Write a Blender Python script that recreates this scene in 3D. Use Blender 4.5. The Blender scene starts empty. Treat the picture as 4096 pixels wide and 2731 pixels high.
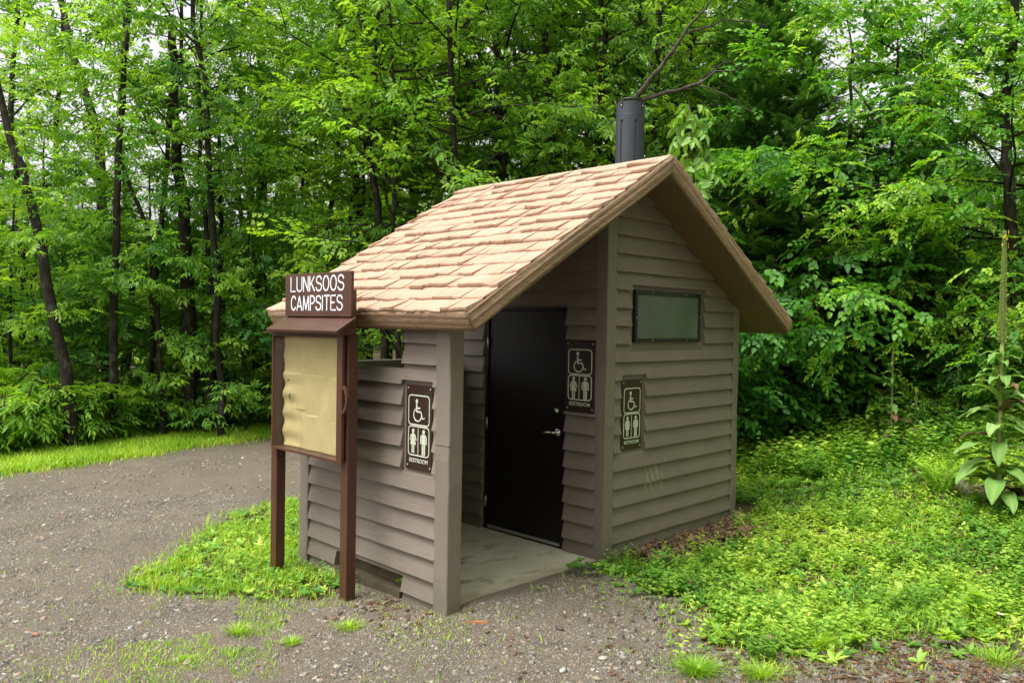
import bpy, math, random
import numpy as np
from mathutils import Vector, Matrix

random.seed(7)
RNG = np.random.default_rng(7)
scene = bpy.context.scene
COL = scene.collection
PI = math.pi

# ------------------------------------------------------------------ camera frame
CAM = np.array([-5.2593, -4.0997, 1.9717])
YAW, PITCH, ROLL, FPX = 0.78986, -0.0213, 0.01637, 3178.05
_fw = np.array([math.sin(YAW)*math.cos(PITCH), math.cos(YAW)*math.cos(PITCH), math.sin(PITCH)])
_r = np.array([math.cos(YAW), -math.sin(YAW), 0.0])
_u = np.cross(_r, _fw)
CR = _r*math.cos(ROLL) + _u*math.sin(ROLL)
CU = _u*math.cos(ROLL) - _r*math.sin(ROLL)
K = 4096/2352.0

def at(xd, yd, depth):
    """a world point seen at (xd, yd) of a 2352-wide picture, at a depth in metres"""
    return CAM + (_fw + CR*(xd*K-2048)/FPX - CU*(yd*K-1365.5)/FPX)*depth

# ------------------------------------------------------------------ terrain
def sp(t, k=0.25):
    t = np.asarray(t, float)
    return k*np.logaddexp(0, t/k)

def wob(x, y, s=1.0, seed=0.0):
    x = np.asarray(x, float)*s+seed*3.1; y = np.asarray(y, float)*s+seed*1.7
    return (np.sin(1.9*x+1.3*np.sin(1.1*y))+np.sin(2.3*y+1.7*np.sin(0.9*x+1.0))
            + .6*np.sin(4.1*x-2.2*y+1.2)+.5*np.sin(3.3*y+5.1*x))/3.1

def H(x, y):
    x = np.asarray(x, float); y = np.asarray(y, float)
    t = x*.9-y*.35-1
    b = -0.03-0.03*np.clip(y, 0, 3)
    r = .2*np.minimum(sp(t-1), 6)
    apron = .034*np.exp(-(np.minimum(y, 0)/.42)**2)*np.clip((.075-y)/.03, 0, 1)*np.clip((x+1.62)/.15, 0, 1)*np.clip((.25-x)/.2, 0, 1)
    b = b+apron
    far = np.clip((np.hypot(x, y)-4)/6, 0, 1)
    nearhut = np.clip((np.maximum(np.abs(x-.2)-2.2, np.abs(y-.9)-1.2))/1.0, 0, 1)
    return b+r+.02*wob(x, y, .9)*nearhut+.10*far*wob(x, y, .35, 2)*np.clip((y-11)/4+(x-6)/4, 0, 1)

def inpoly(x, y, poly):
    x = np.asarray(x, float); y = np.asarray(y, float)
    c = np.zeros(x.shape, bool); n = len(poly)
    for i in range(n):
        x0, y0 = poly[i]; x1, y1 = poly[(i+1) % n]
        k = ((y0 > y) != (y1 > y)) & (x < (x1-x0)*(y-y0)/((y1-y0) or 1e-9)+x0)
        c ^= k
    return c

LAWN = [(-.12, .0), (-.26, -.40), (-.22, -1.04), (-.54, -1.37), (-.85, -1.5), (-.53, -1.85), (-.12, -2.12),
        (.35, -2.32), (.62, -2.75), (1.3, -4.4), (2, -7), (22, -12), (22, 9), (6, 7), (2.4, 4.4), (2.3, 0)]
ISLAND = [(-2.91, 2.39), (-2.29, 2.95), (-1.76, 3.59), (-1.28, 4.01), (-.43, 4.2), (2.5, 4.4), (2.5, 1.9), (-1.72, 1.96),
          (-1.74, 1.1), (-1.95, .98), (-2.10, .88), (-2.41, 1.25), (-2.71, 1.68), (-2.98, 2.12)]
def verge_line(x): return 8.05+.2*(x+2.6)
def in_hut(x, y, m=0.0):
    return ((x > -1.74-m) & (x < 2.24+m) & (y > -.03-m) & (y < 1.96+m)) | ((x > 2.1) & (x < 2.70) & (y > -.10) & (y < 1.75))
LITTER = [(.30, .05), (.30, -.20), (.70, -.40), (1.2, -.46), (1.6, -.38), (2.0, -.12), (2.0, .05)]
def lawn(x, y):
    lit = inpoly(x+.06*wob(x, y, 7), y+.05*wob(x, y, 8, 5), LITTER) & (RNG.random(np.shape(x)) < .85)
    lit |= (((x-3.75)/.55)**2+((y+1.75)/.33)**2 < 1) & (RNG.random(np.shape(x)) < .85)
    return inpoly(x+.12*wob(x, y, 3), y+.12*wob(x, y, 3.3, 5), LAWN) & ~lit
def island(x, y): return inpoly(x+.08*wob(x, y, 4), y+.08*wob(x, y, 4.3, 5), ISLAND)
def _j(x, s): return x+RNG.normal(0, s, np.shape(x))*(RNG.random(np.shape(x)) < .55)
def jit(f, s): return lambda x, y: f(_j(x, s), _j(y, s))
def verge(x, y):
    l = verge_line(x)+.12*wob(x, y, 2.2)
    return (y > l) & (y < l+3.4) & (x < 7)
def woods(x, y):
    return (y > verge_line(x)+3.2) | ((x > 5.9+.3*(y < 1)) & (y > -3.0)) | (x > 11)

# ------------------------------------------------------------------ mesh helpers
def tag(o, label=None, cat=None, group=None, kind=None):
    if label: o['label'] = label
    if cat: o['category'] = cat
    if group: o['group'] = group
    if kind: o['kind'] = kind
    return o

def link(o, parent=None):
    COL.objects.link(o)
    if parent is not None: o.parent = parent
    return o

def empty(name, loc=(0, 0, 0), rz=0.0):
    o = bpy.data.objects.new(name, None); o.empty_display_size = .2
    o.location = loc; o.rotation_euler = (0, 0, rz)
    return link(o)

class MB:
    def __init__(s): s.v = []; s.f = []
    def add(s, vs, fs):
        n = len(s.v); s.v += [tuple(map(float, p)) for p in vs]; s.f += [tuple(i+n for i in f) for f in fs]
    def box(s, x0, x1, y0, y1, z0, z1):
        s.add([(x0, y0, z0), (x1, y0, z0), (x1, y1, z0), (x0, y1, z0), (x0, y0, z1), (x1, y0, z1), (x1, y1, z1), (x0, y1, z1)],
              [(3, 2, 1, 0), (4, 5, 6, 7), (0, 1, 5, 4), (1, 2, 6, 5), (2, 3, 7, 6), (3, 0, 4, 7)])
    def prism(s, front, back):
        n = len(front)
        s.add(list(front)+list(back), [tuple(range(n)), tuple(range(2*n-1, n-1, -1))]+[(i, i+n, (i+1) % n+n, (i+1) % n) for i in range(n)])
    def tube(s, pts, rad, n=8, flat=None, caps=True):
        """pts list of vec3, rad scalar/list. flat=(axis vec, factor): squash along axis"""
        pts = [np.array(p, float) for p in pts]; m = len(pts)
        if np.isscalar(rad): rad = [rad]*m
        up = None; rings = []
        for i in range(m):
            a = pts[max(i-1, 0)]; b = pts[min(i+1, m-1)]
            d = b-a; d = d/(np.linalg.norm(d)+1e-12)
            if up is None:
                up = np.array([0, 0, 1.]) if abs(d[2]) < .9 else np.array([1., 0, 0])
            x = np.cross(d, up); x /= (np.linalg.norm(x)+1e-12); y = np.cross(x, d); up = y
            ring = []
            for k in range(n):
                t = 2*PI*k/n
                o = (x*math.cos(t)+y*math.sin(t))*rad[i]
                if flat is not None:
                    ax, fc = flat; o = o-ax*np.dot(o, ax)*(1-fc)
                ring.append(pts[i]+o)
            rings.append(ring)
        vs = [p for r in rings for p in r]
        fs = [(i*n+k, i*n+(k+1) % n, (i+1)*n+(k+1) % n, (i+1)*n+k) for i in range(m-1) for k in range(n)]
        if caps: fs += [tuple(range(n-1, -1, -1)), tuple((m-1)*n+k for k in range(n))]
        s.add(vs, fs)
    def build(s, name, mat, parent=None, smooth=False, bevel=0):
        me = bpy.data.meshes.new(name); me.from_pydata(s.v, [], s.f); me.update()
        me.materials.append(mat)
        if smooth: me.polygons.foreach_set('use_smooth', [True]*len(me.polygons))
        o = bpy.data.objects.new(name, me); link(o, parent)
        if bevel:
            b = o.modifiers.new('bevel', 'BEVEL'); b.width = bevel; b.segments = 2; b.limit_method = 'ANGLE'; b.angle_limit = .6
        return o

def quads_mesh(name, V, Q, mat, tint=None, smooth=False):
    """fast mesh from numpy arrays; Q (m,4) or (m,3)"""
    me = bpy.data.meshes.new(name)
    V = np.ascontiguousarray(V, np.float32); Q = np.ascontiguousarray(Q, np.int32)
    me.vertices.add(len(V)); me.vertices.foreach_set('co', V.ravel())
    me.loops.add(Q.size); me.loops.foreach_set('vertex_index', Q.ravel())
    me.polygons.add(len(Q)); me.polygons.foreach_set('loop_start', np.arange(len(Q), dtype=np.int32)*Q.shape[1])
    if smooth: me.polygons.foreach_set('use_smooth', np.ones(len(Q), bool))
    if tint is not None:
        a = me.attributes.new('tint', 'FLOAT', 'POINT'); a.data.foreach_set('value', np.ascontiguousarray(tint, np.float32))
    me.update(calc_edges=True)
    me.materials.append(mat)
    return me

def obj(name, me, parent=None):
    return link(bpy.data.objects.new(name, me), parent)

# ------------------------------------------------------------------ materials
def new_mat(name):
    m = bpy.data.materials.new(name); m.use_nodes = True
    nt = m.node_tree; nt.nodes.clear()
    out = nt.nodes.new('ShaderNodeOutputMaterial')
    return m, nt, out

class N:
    def __init__(s, nt): s.nt = nt
    def node(s, t, **kw):
        n = s.nt.nodes.new(t)
        for k, v in kw.items():
            if k.startswith('i_'):
                n.inputs[k[2:].replace('_', ' ')].default_value = v
            else: setattr(n, k, v)
        return n
    def link(s, a, b): s.nt.links.new(a, b)
    def coords(s, scale=(1, 1, 1), obj=False):
        if obj: src = s.node('ShaderNodeTexCoord').outputs['Object']
        else: src = s.node('ShaderNodeNewGeometry').outputs['Position']
        m = s.node('ShaderNodeMapping'); m.inputs['Scale'].default_value = scale
        s.link(src, m.inputs['Vector']); return m.outputs['Vector']
    def noise(s, vec, scale, detail=4, rough=.55, dist=0):
        n = s.node('ShaderNodeTexNoise'); n.inputs['Scale'].default_value = scale; n.inputs['Detail'].default_value = detail
        n.inputs['Roughness'].default_value = rough; n.inputs['Distortion'].default_value = dist
        s.link(vec, n.inputs['Vector']); return n.outputs['Fac']
    def ramp(s, fac, stops, interp='LINEAR'):
        r = s.node('ShaderNodeValToRGB'); r.color_ramp.interpolation = interp
        el = r.color_ramp.elements
        while len(el) < len(stops): el.new(.5)
        for e, (p, c) in zip(el, stops):
            e.position = p; e.color = (c[0], c[1], c[2], 1) if hasattr(c, '__len__') else (c, c, c, 1)
        s.link(fac, r.inputs['Fac']); return r.outputs['Color']
    def mix(s, fac, a, b, mode='MIX'):
        m = s.node('ShaderNodeMix', data_type='RGBA', blend_type=mode)
        for sock, v in ((m.inputs[0], fac), (m.inputs[6], a), (m.inputs[7], b)):
            if hasattr(v, 'is_linked'): s.link(v, sock)
            elif hasattr(v, '__len__'): sock.default_value = (v[0], v[1], v[2], 1)
            else: sock.default_value = v
        return m.outputs[2]
    def math(s, op, a, b=None, clamp=False):
        m = s.node('ShaderNodeMath', operation=op, use_clamp=clamp)
        for i, v in enumerate((a, b)):
            if v is None: continue
            if hasattr(v, 'is_linked'): s.link(v, m.inputs[i])
            else: m.inputs[i].default_value = v
        return m.outputs[0]
    def bump(s, h, dist, strength=1.0, prev=None):
        b = s.node('ShaderNodeBump'); b.inputs['Distance'].default_value = dist; b.inputs['Strength'].default_value = strength
        s.link(h, b.inputs['Height'])
        if prev is not None: s.link(prev, b.inputs['Normal'])
        return b.outputs['Normal']
    def principled(s, out, color, rough=.6, normal=None, spec=.5, metal=0.0, coat=0.0):
        p = s.node('ShaderNodeBsdfPrincipled')
        if hasattr(color, 'is_linked'): s.link(color, p.inputs['Base Color'])
        else: p.inputs['Base Color'].default_value = (*color, 1)
        if hasattr(rough, 'is_linked'): s.link(rough, p.inputs['Roughness'])
        else: p.inputs['Roughness'].default_value = rough
        p.inputs['Specular IOR Level'].default_value = spec; p.inputs['Metallic'].default_value = metal
        p.inputs['Coat Weight'].default_value = coat
        if normal is not None: s.link(normal, p.inputs['Normal'])
        s.link(p.outputs[0], out.inputs['Surface']); return p

def mat_paint(name, c0, c1, grain=(3, 3, 55), rough=.55, bumpd=.004, streaks=False, spec=.35):
    m, nt, out = new_mat(name); n = N(nt)
    g = n.noise(n.coords(grain), 1.6, 5, .6, .4)
    big = n.noise(n.coords(), 2.3, 3)
    fine = n.noise(n.coords(), 60, 3)
    col = n.mix(n.ramp(big, [(.3, 0), (.7, 1)]), c0, c1)
    col = n.mix(n.ramp(g, [(.55, 0), (.8, .35)]), col, tuple(min(1, c*1.25) for c in c1))
    spots = n.ramp(n.noise(n.coords(), 95, 1), [(.74, 0), (.77, 1)])
    col = n.mix(n.math('MULTIPLY', spots, .35), col, (.5, .46, .4))
    # splash-back dirt low on the walls, scuffed unevenly
    pos = n.node('ShaderNodeSeparateXYZ'); n.link(n.coords(), pos.inputs[0])
    low = n.math('ADD', pos.outputs['Z'], n.math('MULTIPLY', n.noise(n.coords(), 7, 4), .35))
    lowm = n.ramp(low, [(.12, .75), (.42, 0)])
    if streaks: col = n.mix(n.math('MULTIPLY', lowm, .8), col, (.15, .125, .09))
    if streaks:
        # pale dripped cleaning marks under the sign on the gable
        sx = n.ramp(pos.outputs['X'], [(.54, 0), (.60, 1)]); sx2 = n.ramp(pos.outputs['X'], [(.9, 1), (.98, 0)])
        mx = n.math('MULTIPLY', pos.outputs['X'], 1.0)
        z0 = n.ramp(pos.outputs['Z'], [(.47, 0), (.53, 1)]); z1 = n.ramp(pos.outputs['Z'], [(.68, 1), (.78, 0)])
        st = n.ramp(n.noise(n.coords((26, 1, 2.2)), 1, 2), [(.53, 0), (.64, 1)])
        mk = n.math('MULTIPLY', n.math('MULTIPLY', n.math('MULTIPLY', sx, sx2), n.math('MULTIPLY', z0, z1)), st)
        col = n.mix(n.math('MULTIPLY', mk, .75), col, (.38, .36, .24))
    nb = n.bump(g, bumpd, .8); nb = n.bump(fine, .0012, .6, nb)
    n.principled(out, col, n.ramp(big, [(0, rough-.08), (1, rough+.1)]), nb, spec)
    return m

def mat_simple(name, c, rough=.5, metal=0.0, spec=.5, bump=None, coat=0.0, var=.0):
    m, nt, out = new_mat(name); n = N(nt); nb = None; col = c
    if bump: nb = n.bump(n.noise(n.coords(), bump[0], 4), bump[1], .8)
    if var: col = n.mix(n.ramp(n.noise(n.coords(), 9, 5, .65), [(.3, 0), (.7, 1)]), tuple(v*(1-var) for v in c), tuple(min(1, v*(1+var)) for v in c))
    n.principled(out, col, rough, nb, spec, metal, coat)
    return m

def mat_leaf(name, stops, trans=.35, rough=.42, spec=.35, objvar=.35):
    m, nt, out = new_mat(name); n = N(nt)
    a = n.node('ShaderNodeAttribute', attribute_name='tint')
    oi = n.node('ShaderNodeObjectInfo')
    f = n.math('ADD', a.outputs['Fac'], n.math('MULTIPLY', n.math('SUBTRACT', oi.outputs['Random'], .5), objvar), clamp=True)
    col = n.ramp(f, stops)
    p = n.principled(out, col, rough, None, spec)
    t = n.node('ShaderNodeBsdfTranslucent')
    tc = n.mix(1.0, col, (1.45, 1.5, .4), 'MULTIPLY')
    n.link(tc, t.inputs['Color'])
    mx = n.node('ShaderNodeMixShader'); mx.inputs[0].default_value = trans
    n.link(p.outputs[0], mx.inputs[1]); n.link(t.outputs[0], mx.inputs[2]); n.link(mx.outputs[0], out.inputs['Surface'])
    return m

M = {}
M['wall'] = mat_paint('wall_paint', (.184, .147, .121), (.222, .179, .148), streaks=True)
M['trim'] = mat_paint('trim_paint', (.183, .152, .124), (.212, .177, .146), grain=(14, 14, 3), bumpd=.003, streaks=True)
M['soffit'] = mat_simple('soffit_paint', (.14, .080, .046), .6, bump=(25, .002), var=.08)
M['sign_brown'] = mat_simple('sign_brown', (.035, .017, .011), .38, bump=(120, .0004), spec=.5, var=.1)
M['sign_white'] = mat_simple('sign_white', (.62, .64, .52), .4)
M['routed_white'] = mat_simple('routed_white', (.80, .84, .88), .35)
M['kiosk'] = mat_paint('kiosk_plastic_lumber', (.066, .024, .013), (.092, .034, .018), grain=(9, 9, 2), rough=.40, spec=.5, bumpd=.0012)
M['door'] = mat_simple('door_paint', (.010, .0062, .0055), .42, bump=(240, .0008), spec=.3)
M['frame'] = mat_simple('window_frame', (.014, .011, .009), .4)
M['metal'] = mat_simple('brushed_metal', (.62, .60, .56), .28, metal=1.0)
M['alu'] = mat_simple('aluminium_strip', (.45, .45, .43), .42, metal=.8)
M['pipe'] = mat_simple('vent_plastic', (.036, .042, .054), .48, bump=(260, .0008), var=.08)
M['pipe_black'] = mat_simple('vent_cap', (.012, .012, .013), .4)

def mat_pipe_mesh(): return M['pipe_black']

def mat_pane():
    m, nt, out = new_mat('frosted_pane'); n = N(nt)
    c = n.mix(n.ramp(n.noise(n.coords(), 3, 3), [(.3, 0), (.7, 1)]), (.075, .095, .07), (.12, .14, .11))
    z = n.noise(n.coords(), 90, 2)
    n.principled(out, c, .34, n.bump(z, .0006, .5), .6)
    return m
M['pane'] = mat_pane()

def mat_glass():
    m, nt, out = new_mat('clear_glass'); n = N(nt)
    t = n.node('ShaderNodeBsdfTransparent'); t.inputs['Color'].default_value = (.94, .96, .93, 1)
    g = n.node('ShaderNodeBsdfGlossy'); g.inputs['Roughness'].default_value = .03
    d = n.node('ShaderNodeBsdfDiffuse'); d.inputs['Color'].default_value = (.5, .5, .46, 1)
    lw = n.node('ShaderNodeLayerWeight'); lw.inputs['Blend'].default_value = .5
    fr = n.math('ADD', n.math('MULTIPLY', n.math('POWER', lw.outputs['Facing'], 4.0), .6), .03)
    mx = n.node('ShaderNodeMixShader'); n.link(fr, mx.inputs[0]); n.link(t.outputs[0], mx.inputs[1]); n.link(g.outputs[0], mx.inputs[2])
    dm = n.ramp(n.noise(n.coords(), 190, 2), [(.68, 0), (.72, .5)])
    m2 = n.node('ShaderNodeMixShader'); n.link(dm, m2.inputs[0]); n.link(mx.outputs[0], m2.inputs[1]); n.link(d.outputs[0], m2.inputs[2])
    n.link(m2.outputs[0], out.inputs['Surface']); return m
M['glass'] = mat_glass()

def mat_board():
    m, nt, out = new_mat('pinboard_cork'); n = N(nt)
    c = n.mix(n.ramp(n.noise(n.coords(), 6, 5, .7), [(.3, 0), (.7, 1)]), (.64, .475, .235), (.74, .575, .315))
    holes = n.ramp(n.noise(n.coords((1, 1, 1)), 75, 1), [(.70, 0), (.735, 1)])
    c = n.mix(n.math('MULTIPLY', holes, .6), c, (.20, .12, .05))
    n.principled(out, c, .85, n.bump(n.noise(n.coords((60, 200, 200)), 1, 3), .0015, .7), .2)
    return m
M['board'] = mat_board()

def mat_shingle():
    m, nt, out = new_mat('cast_shakes'); n = N(nt)
    g = n.noise(n.coords((2.2, 34, 2.2)), 1.5, 6, .65, .3)
    g2 = n.noise(n.coords((6, 110, 6)), 1.2, 3, .6)
    big = n.noise(n.coords(), 2.2, 4, .6)
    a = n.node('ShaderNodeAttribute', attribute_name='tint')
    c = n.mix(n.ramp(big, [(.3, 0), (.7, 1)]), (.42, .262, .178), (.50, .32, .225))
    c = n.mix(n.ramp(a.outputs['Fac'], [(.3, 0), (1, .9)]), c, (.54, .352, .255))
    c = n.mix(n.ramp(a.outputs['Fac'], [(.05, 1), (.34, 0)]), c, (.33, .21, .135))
    c = n.mix(n.ramp(g, [(.36, .5), (.5, 0)]), c, (.42, .27, .18))
    c = n.mix(n.ramp(n.noise(n.coords(), 16, 4, .7), [(.62, 0), (.74, .7)]), c, (.60, .43, .33))
    c = n.mix(n.ramp(n.noise(n.coords((3, 46, 3)), 1, 3), [(.60, 0), (.66, .55)]), c, (.30, .19, .12))
    c = n.mix(n.ramp(n.noise(n.coords(), 42, 2), [(.76, 0), (.78, .8)]), c, (.10, .06, .035))
    nb = n.bump(g, .012, .9); nb = n.bump(g2, .004, .8, nb)
    n.principled(out, c, .62, nb, .3)
    return m
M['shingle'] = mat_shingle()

def mat_fascia():
    m, nt, out = new_mat('cast_fascia'); n = N(nt)
    g = n.noise(n.coords((5, 5, 22)), 1.3, 6, .65, 1.2)
    c = n.mix(n.ramp(g, [(.35, 0), (.65, 1)]), (.27, .17, .105), (.38, .25, .16))
    drip = n.ramp(n.noise(n.coords((30, 30, 3)), 1, 3), [(.62, 0), (.70, .7)])
    pos = n.node('ShaderNodeSeparateXYZ'); n.link(n.coords(), pos.inputs[0])
    low = n.ramp(pos.outputs['Z'], [(.0, 1), (1, 1)])
    c = n.mix(n.math('MULTIPLY', drip, .35), c, (.09, .065, .04))
    n.principled(out, c, .62, n.bump(g, .01, .9), .3)
    return m
M['fascia'] = mat_fascia()

def mat_concrete():
    m, nt, out = new_mat('stained_concrete'); n = N(nt)
    c = n.mix(n.ramp(n.noise(n.coords(), 1.7, 5, .6), [(.35, 0), (.65, 1)]), (.62, .58, .46), (.48, .43, .31))
    c = n.mix(n.ramp(n.noise(n.coords((1.0, 2.2, 1)), 1.9, 6, .62, .4), [(.54, 0), (.64, .75)]), c, (.17, .135, .085))
    c = n.mix(n.ramp(n.noise(n.coords(), 45, 4, .6), [(.66, 0), (.69, 1)]), c, (.03, .02, .012))
    pos = n.node('ShaderNodeSeparateXYZ'); n.link(n.coords(), pos.inputs[0])
    edge = n.math('ADD', pos.outputs['Y'], n.math('MULTIPLY', n.noise(n.coords(), 5, 4), .25))
    c = n.mix(n.ramp(edge, [(.16, .9), (.34, 0)]), c, (.29, .23, .155))
    n.principled(out, c, .6, n.bump(n.noise(n.coords(), 60, 5), .002, .7), .35)
    return m
M['concrete'] = mat_concrete()

def mat_mossy():
    m, nt, out = new_mat('mossy_concrete'); n = N(nt)
    c = n.mix(n.ramp(n.noise(n.coords(), 5, 5, .6), [(.35, 0), (.65, 1)]), (.17, .14, .06), (.26, .22, .11))
    n.principled(out, c, .8, n.bump(n.noise(n.coords(), 50, 5), .004, .7), .2)
    return m
M['mossy'] = mat_mossy()

def mat_ground():
    m, nt, out = new_mat('ground_gravel_soil'); n = N(nt)
    v = n.coords()
    a = n.node('ShaderNodeAttribute', attribute_name='tint').outputs['Fac']
    vor = n.node('ShaderNodeTexVoronoi'); vor.inputs['Scale'].default_value = 95; n.link(v, vor.inputs['Vector'])
    vor2 = n.node('ShaderNodeTexVoronoi'); vor2.inputs['Scale'].default_value = 210; n.link(v, vor2.inputs['Vector'])
    sep = n.node('ShaderNodeSeparateColor'); n.link(vor.outputs['Color'], sep.inputs[0])
    sep2 = n.node('ShaderNodeSeparateColor'); n.link(vor2.outputs['Color'], sep2.inputs[0])
    g1 = n.ramp(sep.outputs[0], [(0, (.035, .033, .034)), (.3, (.12, .108, .095)), (.6, (.21, .18, .145)), (.8, (.24, .17, .11)), (.95, (.34, .30, .25)), (1, (.62, .60, .56))])
    g2 = n.ramp(sep2.outputs[1], [(0, (.05, .042, .036)), (.5, (.17, .142, .108)), (.94, (.28, .24, .185)), (1, (.6, .57, .52))])
    grav = n.mix(.5, g1, g2); grav = n.mix(.38, grav, (.27, .215, .15))
    sand = n.mix(.35, (.29, .225, .15), g2)
    patch = n.ramp(n.noise(n.coords((.4, 1.2, 1)), 1.0, 6, .6), [(.42, 0), (.56, 1)])
    sp1 = n.ramp(n.noise(v, 7, 5, .65), [(.4, 0), (.62, 1)])
    grav = n.mix(n.math('MULTIPLY', patch, n.math('ADD', n.math('MULTIPLY', sp1, .5), .3)), grav, sand)
    ps = n.node('ShaderNodeSeparateXYZ'); n.link(v, ps.inputs[0])
    qq = n.math('ADD', n.math('SUBTRACT', ps.outputs['Y'], n.math('MULTIPLY', ps.outputs['X'], .2)), n.math('MULTIPLY', n.noise(v, .9, 3), .5))
    for c0 in (5.35+.25, 7.0+.25):
        dd = n.math('ABSOLUTE', n.math('SUBTRACT', qq, c0))
        grav = n.mix(n.math('MULTIPLY', n.ramp(dd, [(.12, .75), (.42, 0)]), n.ramp(n.noise(v, 5, 5, .65), [(.35, .4), (.6, 1)])), grav, sand)
    damp = n.ramp(n.noise(v, 1.6, 5, .6), [(.35, .75), (.6, 0)])
    grav = n.mix(n.math('MULTIPLY', damp, .4), grav, (.11, .09, .066))
    soil = n.mix(n.ramp(n.noise(v, 22, 6, .7), [(.35, 0), (.65, 1)]), (.05, .033, .019), (.14, .095, .058))
    soil = n.mix(n.ramp(sep.outputs[2], [(.9, 0), (.92, 1)]), soil, (.20, .13, .08))
    msk = n.ramp(n.math('ADD', a, n.math('MULTIPLY', n.math('SUBTRACT', n.noise(v, 9, 4), .5), .7)), [(.4, 0), (.6, 1)])
    c = n.mix(msk, soil, grav)
    nb = n.bump(n.noise(v, 30, 6, .7), .03, 1.0)
    nb = n.bump(vor.outputs['Distance'], .012, 1.0, nb); nb = n.bump(vor2.outputs['Distance'], .004, .8, nb)
    n.principled(out, c, .78, nb, .3)
    return m
M['ground'] = mat_ground()

def mat_attr_stone():
    m, nt, out = new_mat('stones'); n = N(nt)
    a = n.node('ShaderNodeAttribute', attribute_name='tint').outputs['Fac']
    c = n.ramp(a, [(0, (.06, .058, .058)), (.3, (.15, .135, .118)), (.6, (.26, .215, .165)), (.8, (.32, .28, .23)), (.90, (.34, .17, .09)), (.96, (.42, .36, .28)), (1, (.62, .60, .56))])
    c = n.mix(.35, c, n.ramp(n.noise(n.coords(), 70, 3), [(.3, (.08, .075, .07)), (.7, (.32, .29, .25))]))
    n.principled(out, c, .55, n.bump(n.noise(n.coords(), 120, 3), .002, .5), .4)
    return m
M['stone'] = mat_attr_stone()
def mat_ramp_attr(name, stops, rough=.8, objvar=0.0):
    m, nt, out = new_mat(name); n = N(nt)
    a = n.node('ShaderNodeAttribute', attribute_name='tint').outputs['Fac']
    c = n.ramp(a, stops)
    c = n.mix(.3, c, n.ramp(n.noise(n.coords(), 90, 3), [(.3, tuple(x*.4 for x in stops[0][1])), (.7, stops[-1][1])]))
    n.principled(out, c, rough, n.bump(n.noise(n.coords(), 90, 3), .002, .6), .3)
    return m
M['chips'] = mat_ramp_attr('bark_chips', [(0, (.035, .02, .012)), (.5, (.12, .065, .035)), (1, (.30, .16, .08))])
M['litter'] = mat_ramp_attr('dead_leaves', [(0, (.05, .025, .012)), (.5, (.14, .078, .042)), (1, (.32, .205, .125))], .7)

def mat_bark(name, c0, c1, lichen=.4):
    m, nt, out = new_mat(name); n = N(nt)
    g = n.noise(n.coords((14, 14, 4)), 1.6, 6, .7, .6)
    c = n.mix(n.ramp(g, [(.35, 0), (.65, 1)]), c0, c1)
    l = n.ramp(n.noise(n.coords(), 5.5, 5, .7), [(.52, 0), (.64, lichen)])
    c = n.mix(l, c, (.20, .21, .14))
    n.principled(out, c, .85, n.bump(g, .02, 1.0), .2)
    return m
M['bark'] = mat_bark('bark_dark', (.013, .010, .008), (.040, .032, .025), .22)
M['bark_pale'] = mat_bark('bark_lichen', (.035, .029, .023), (.10, .088, .068), .6)
M['twig'] = mat_bark('bark_twig', (.03, .018, .012), (.07, .045, .028), .1)

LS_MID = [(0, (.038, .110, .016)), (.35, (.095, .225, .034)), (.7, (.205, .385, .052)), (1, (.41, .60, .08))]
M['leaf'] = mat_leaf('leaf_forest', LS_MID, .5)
M['leaf_blue'] = mat_leaf('leaf_ash', [(0, (.028, .095, .026)), (.4, (.060, .195, .050)), (.8, (.12, .31, .07)), (1, (.26, .48, .08))], .45)
M['leaf_bright'] = mat_leaf('leaf_yellow_green', [(0, (.055, .155, .014)), (.4, (.165, .345, .040)), (1, (.42, .60, .07))], .5)  # lighter, yellower leaf green for some trees and weeds
M['leaf_pale'] = mat_leaf('leaf_pale_compound', [(0, (.10, .25, .045)), (1, (.28, .46, .10))], .35)
M['leaf_broad'] = mat_leaf('leaf_broad', [(0, (.028, .095, .018)), (.5, (.070, .215, .030)), (.85, (.15, .36, .035)), (1, (.36, .56, .05))], .42, .5, .35)
M['needle'] = mat_leaf('needles', [(0, (.018, .060, .020)), (.6, (.065, .165, .045)), (1, (.18, .34, .09))], .25, .5, .3)
M['grass'] = mat_leaf('grass_blades', [(0, (.07, .20, .012)), (.5, (.24, .44, .03)), (.9, (.46, .62, .05)), (1, (.55, .50, .18))], .35, .5, .3, 0)
M['clover'] = mat_leaf('clover_leaves', [(0, (.045, .16, .018)), (.45, (.135, .31, .042)), (.8, (.32, .50, .055)), (1, (.52, .64, .10))], .32, .42, .4, 0)
M['mullein'] = mat_leaf('mullein_leaf', [(0, (.10, .20, .045)), (.5, (.20, .35, .085)), (1, (.34, .47, .16))], .25, .75, .15, 0)
M['mullein_dry'] = mat_simple('mullein_dry', (.13, .07, .035), .85, bump=(60, .003), var=.3)
M['spike'] = mat_leaf('mullein_spike', [(0, (.24, .30, .08)), (.7, (.42, .48, .15)), (1, (.5, .54, .2))], .1, .8, .15, 0)
M['yellow'] = mat_simple('yellow_petals', (.75, .52, .02), .6)
M['white'] = mat_simple('white_petals', (.75, .72, .72), .6)
M['pink'] = mat_simple('pink_petals', (.42, .20, .36), .6)

# ------------------------------------------------------------------ leaves (numpy templates)
def leaf6(L, W, fold=.25, droop=.15):
    """six vertices: base, tip, two on each side of a folded midrib"""
    return np.array([(0, 0, 0), (L, 0, -droop*L), (.32*L, W*.5, fold*W*.5-.03*L), (.68*L, W*.42, fold*W*.42-droop*.5*L),
                     (.32*L, -W*.5, fold*W*.5-.03*L), (.68*L, -W*.42, fold*W*.42-droop*.5*L)], float)
LQ = np.array([(0, 4, 5, 1), (0, 1, 3, 2)])

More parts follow.
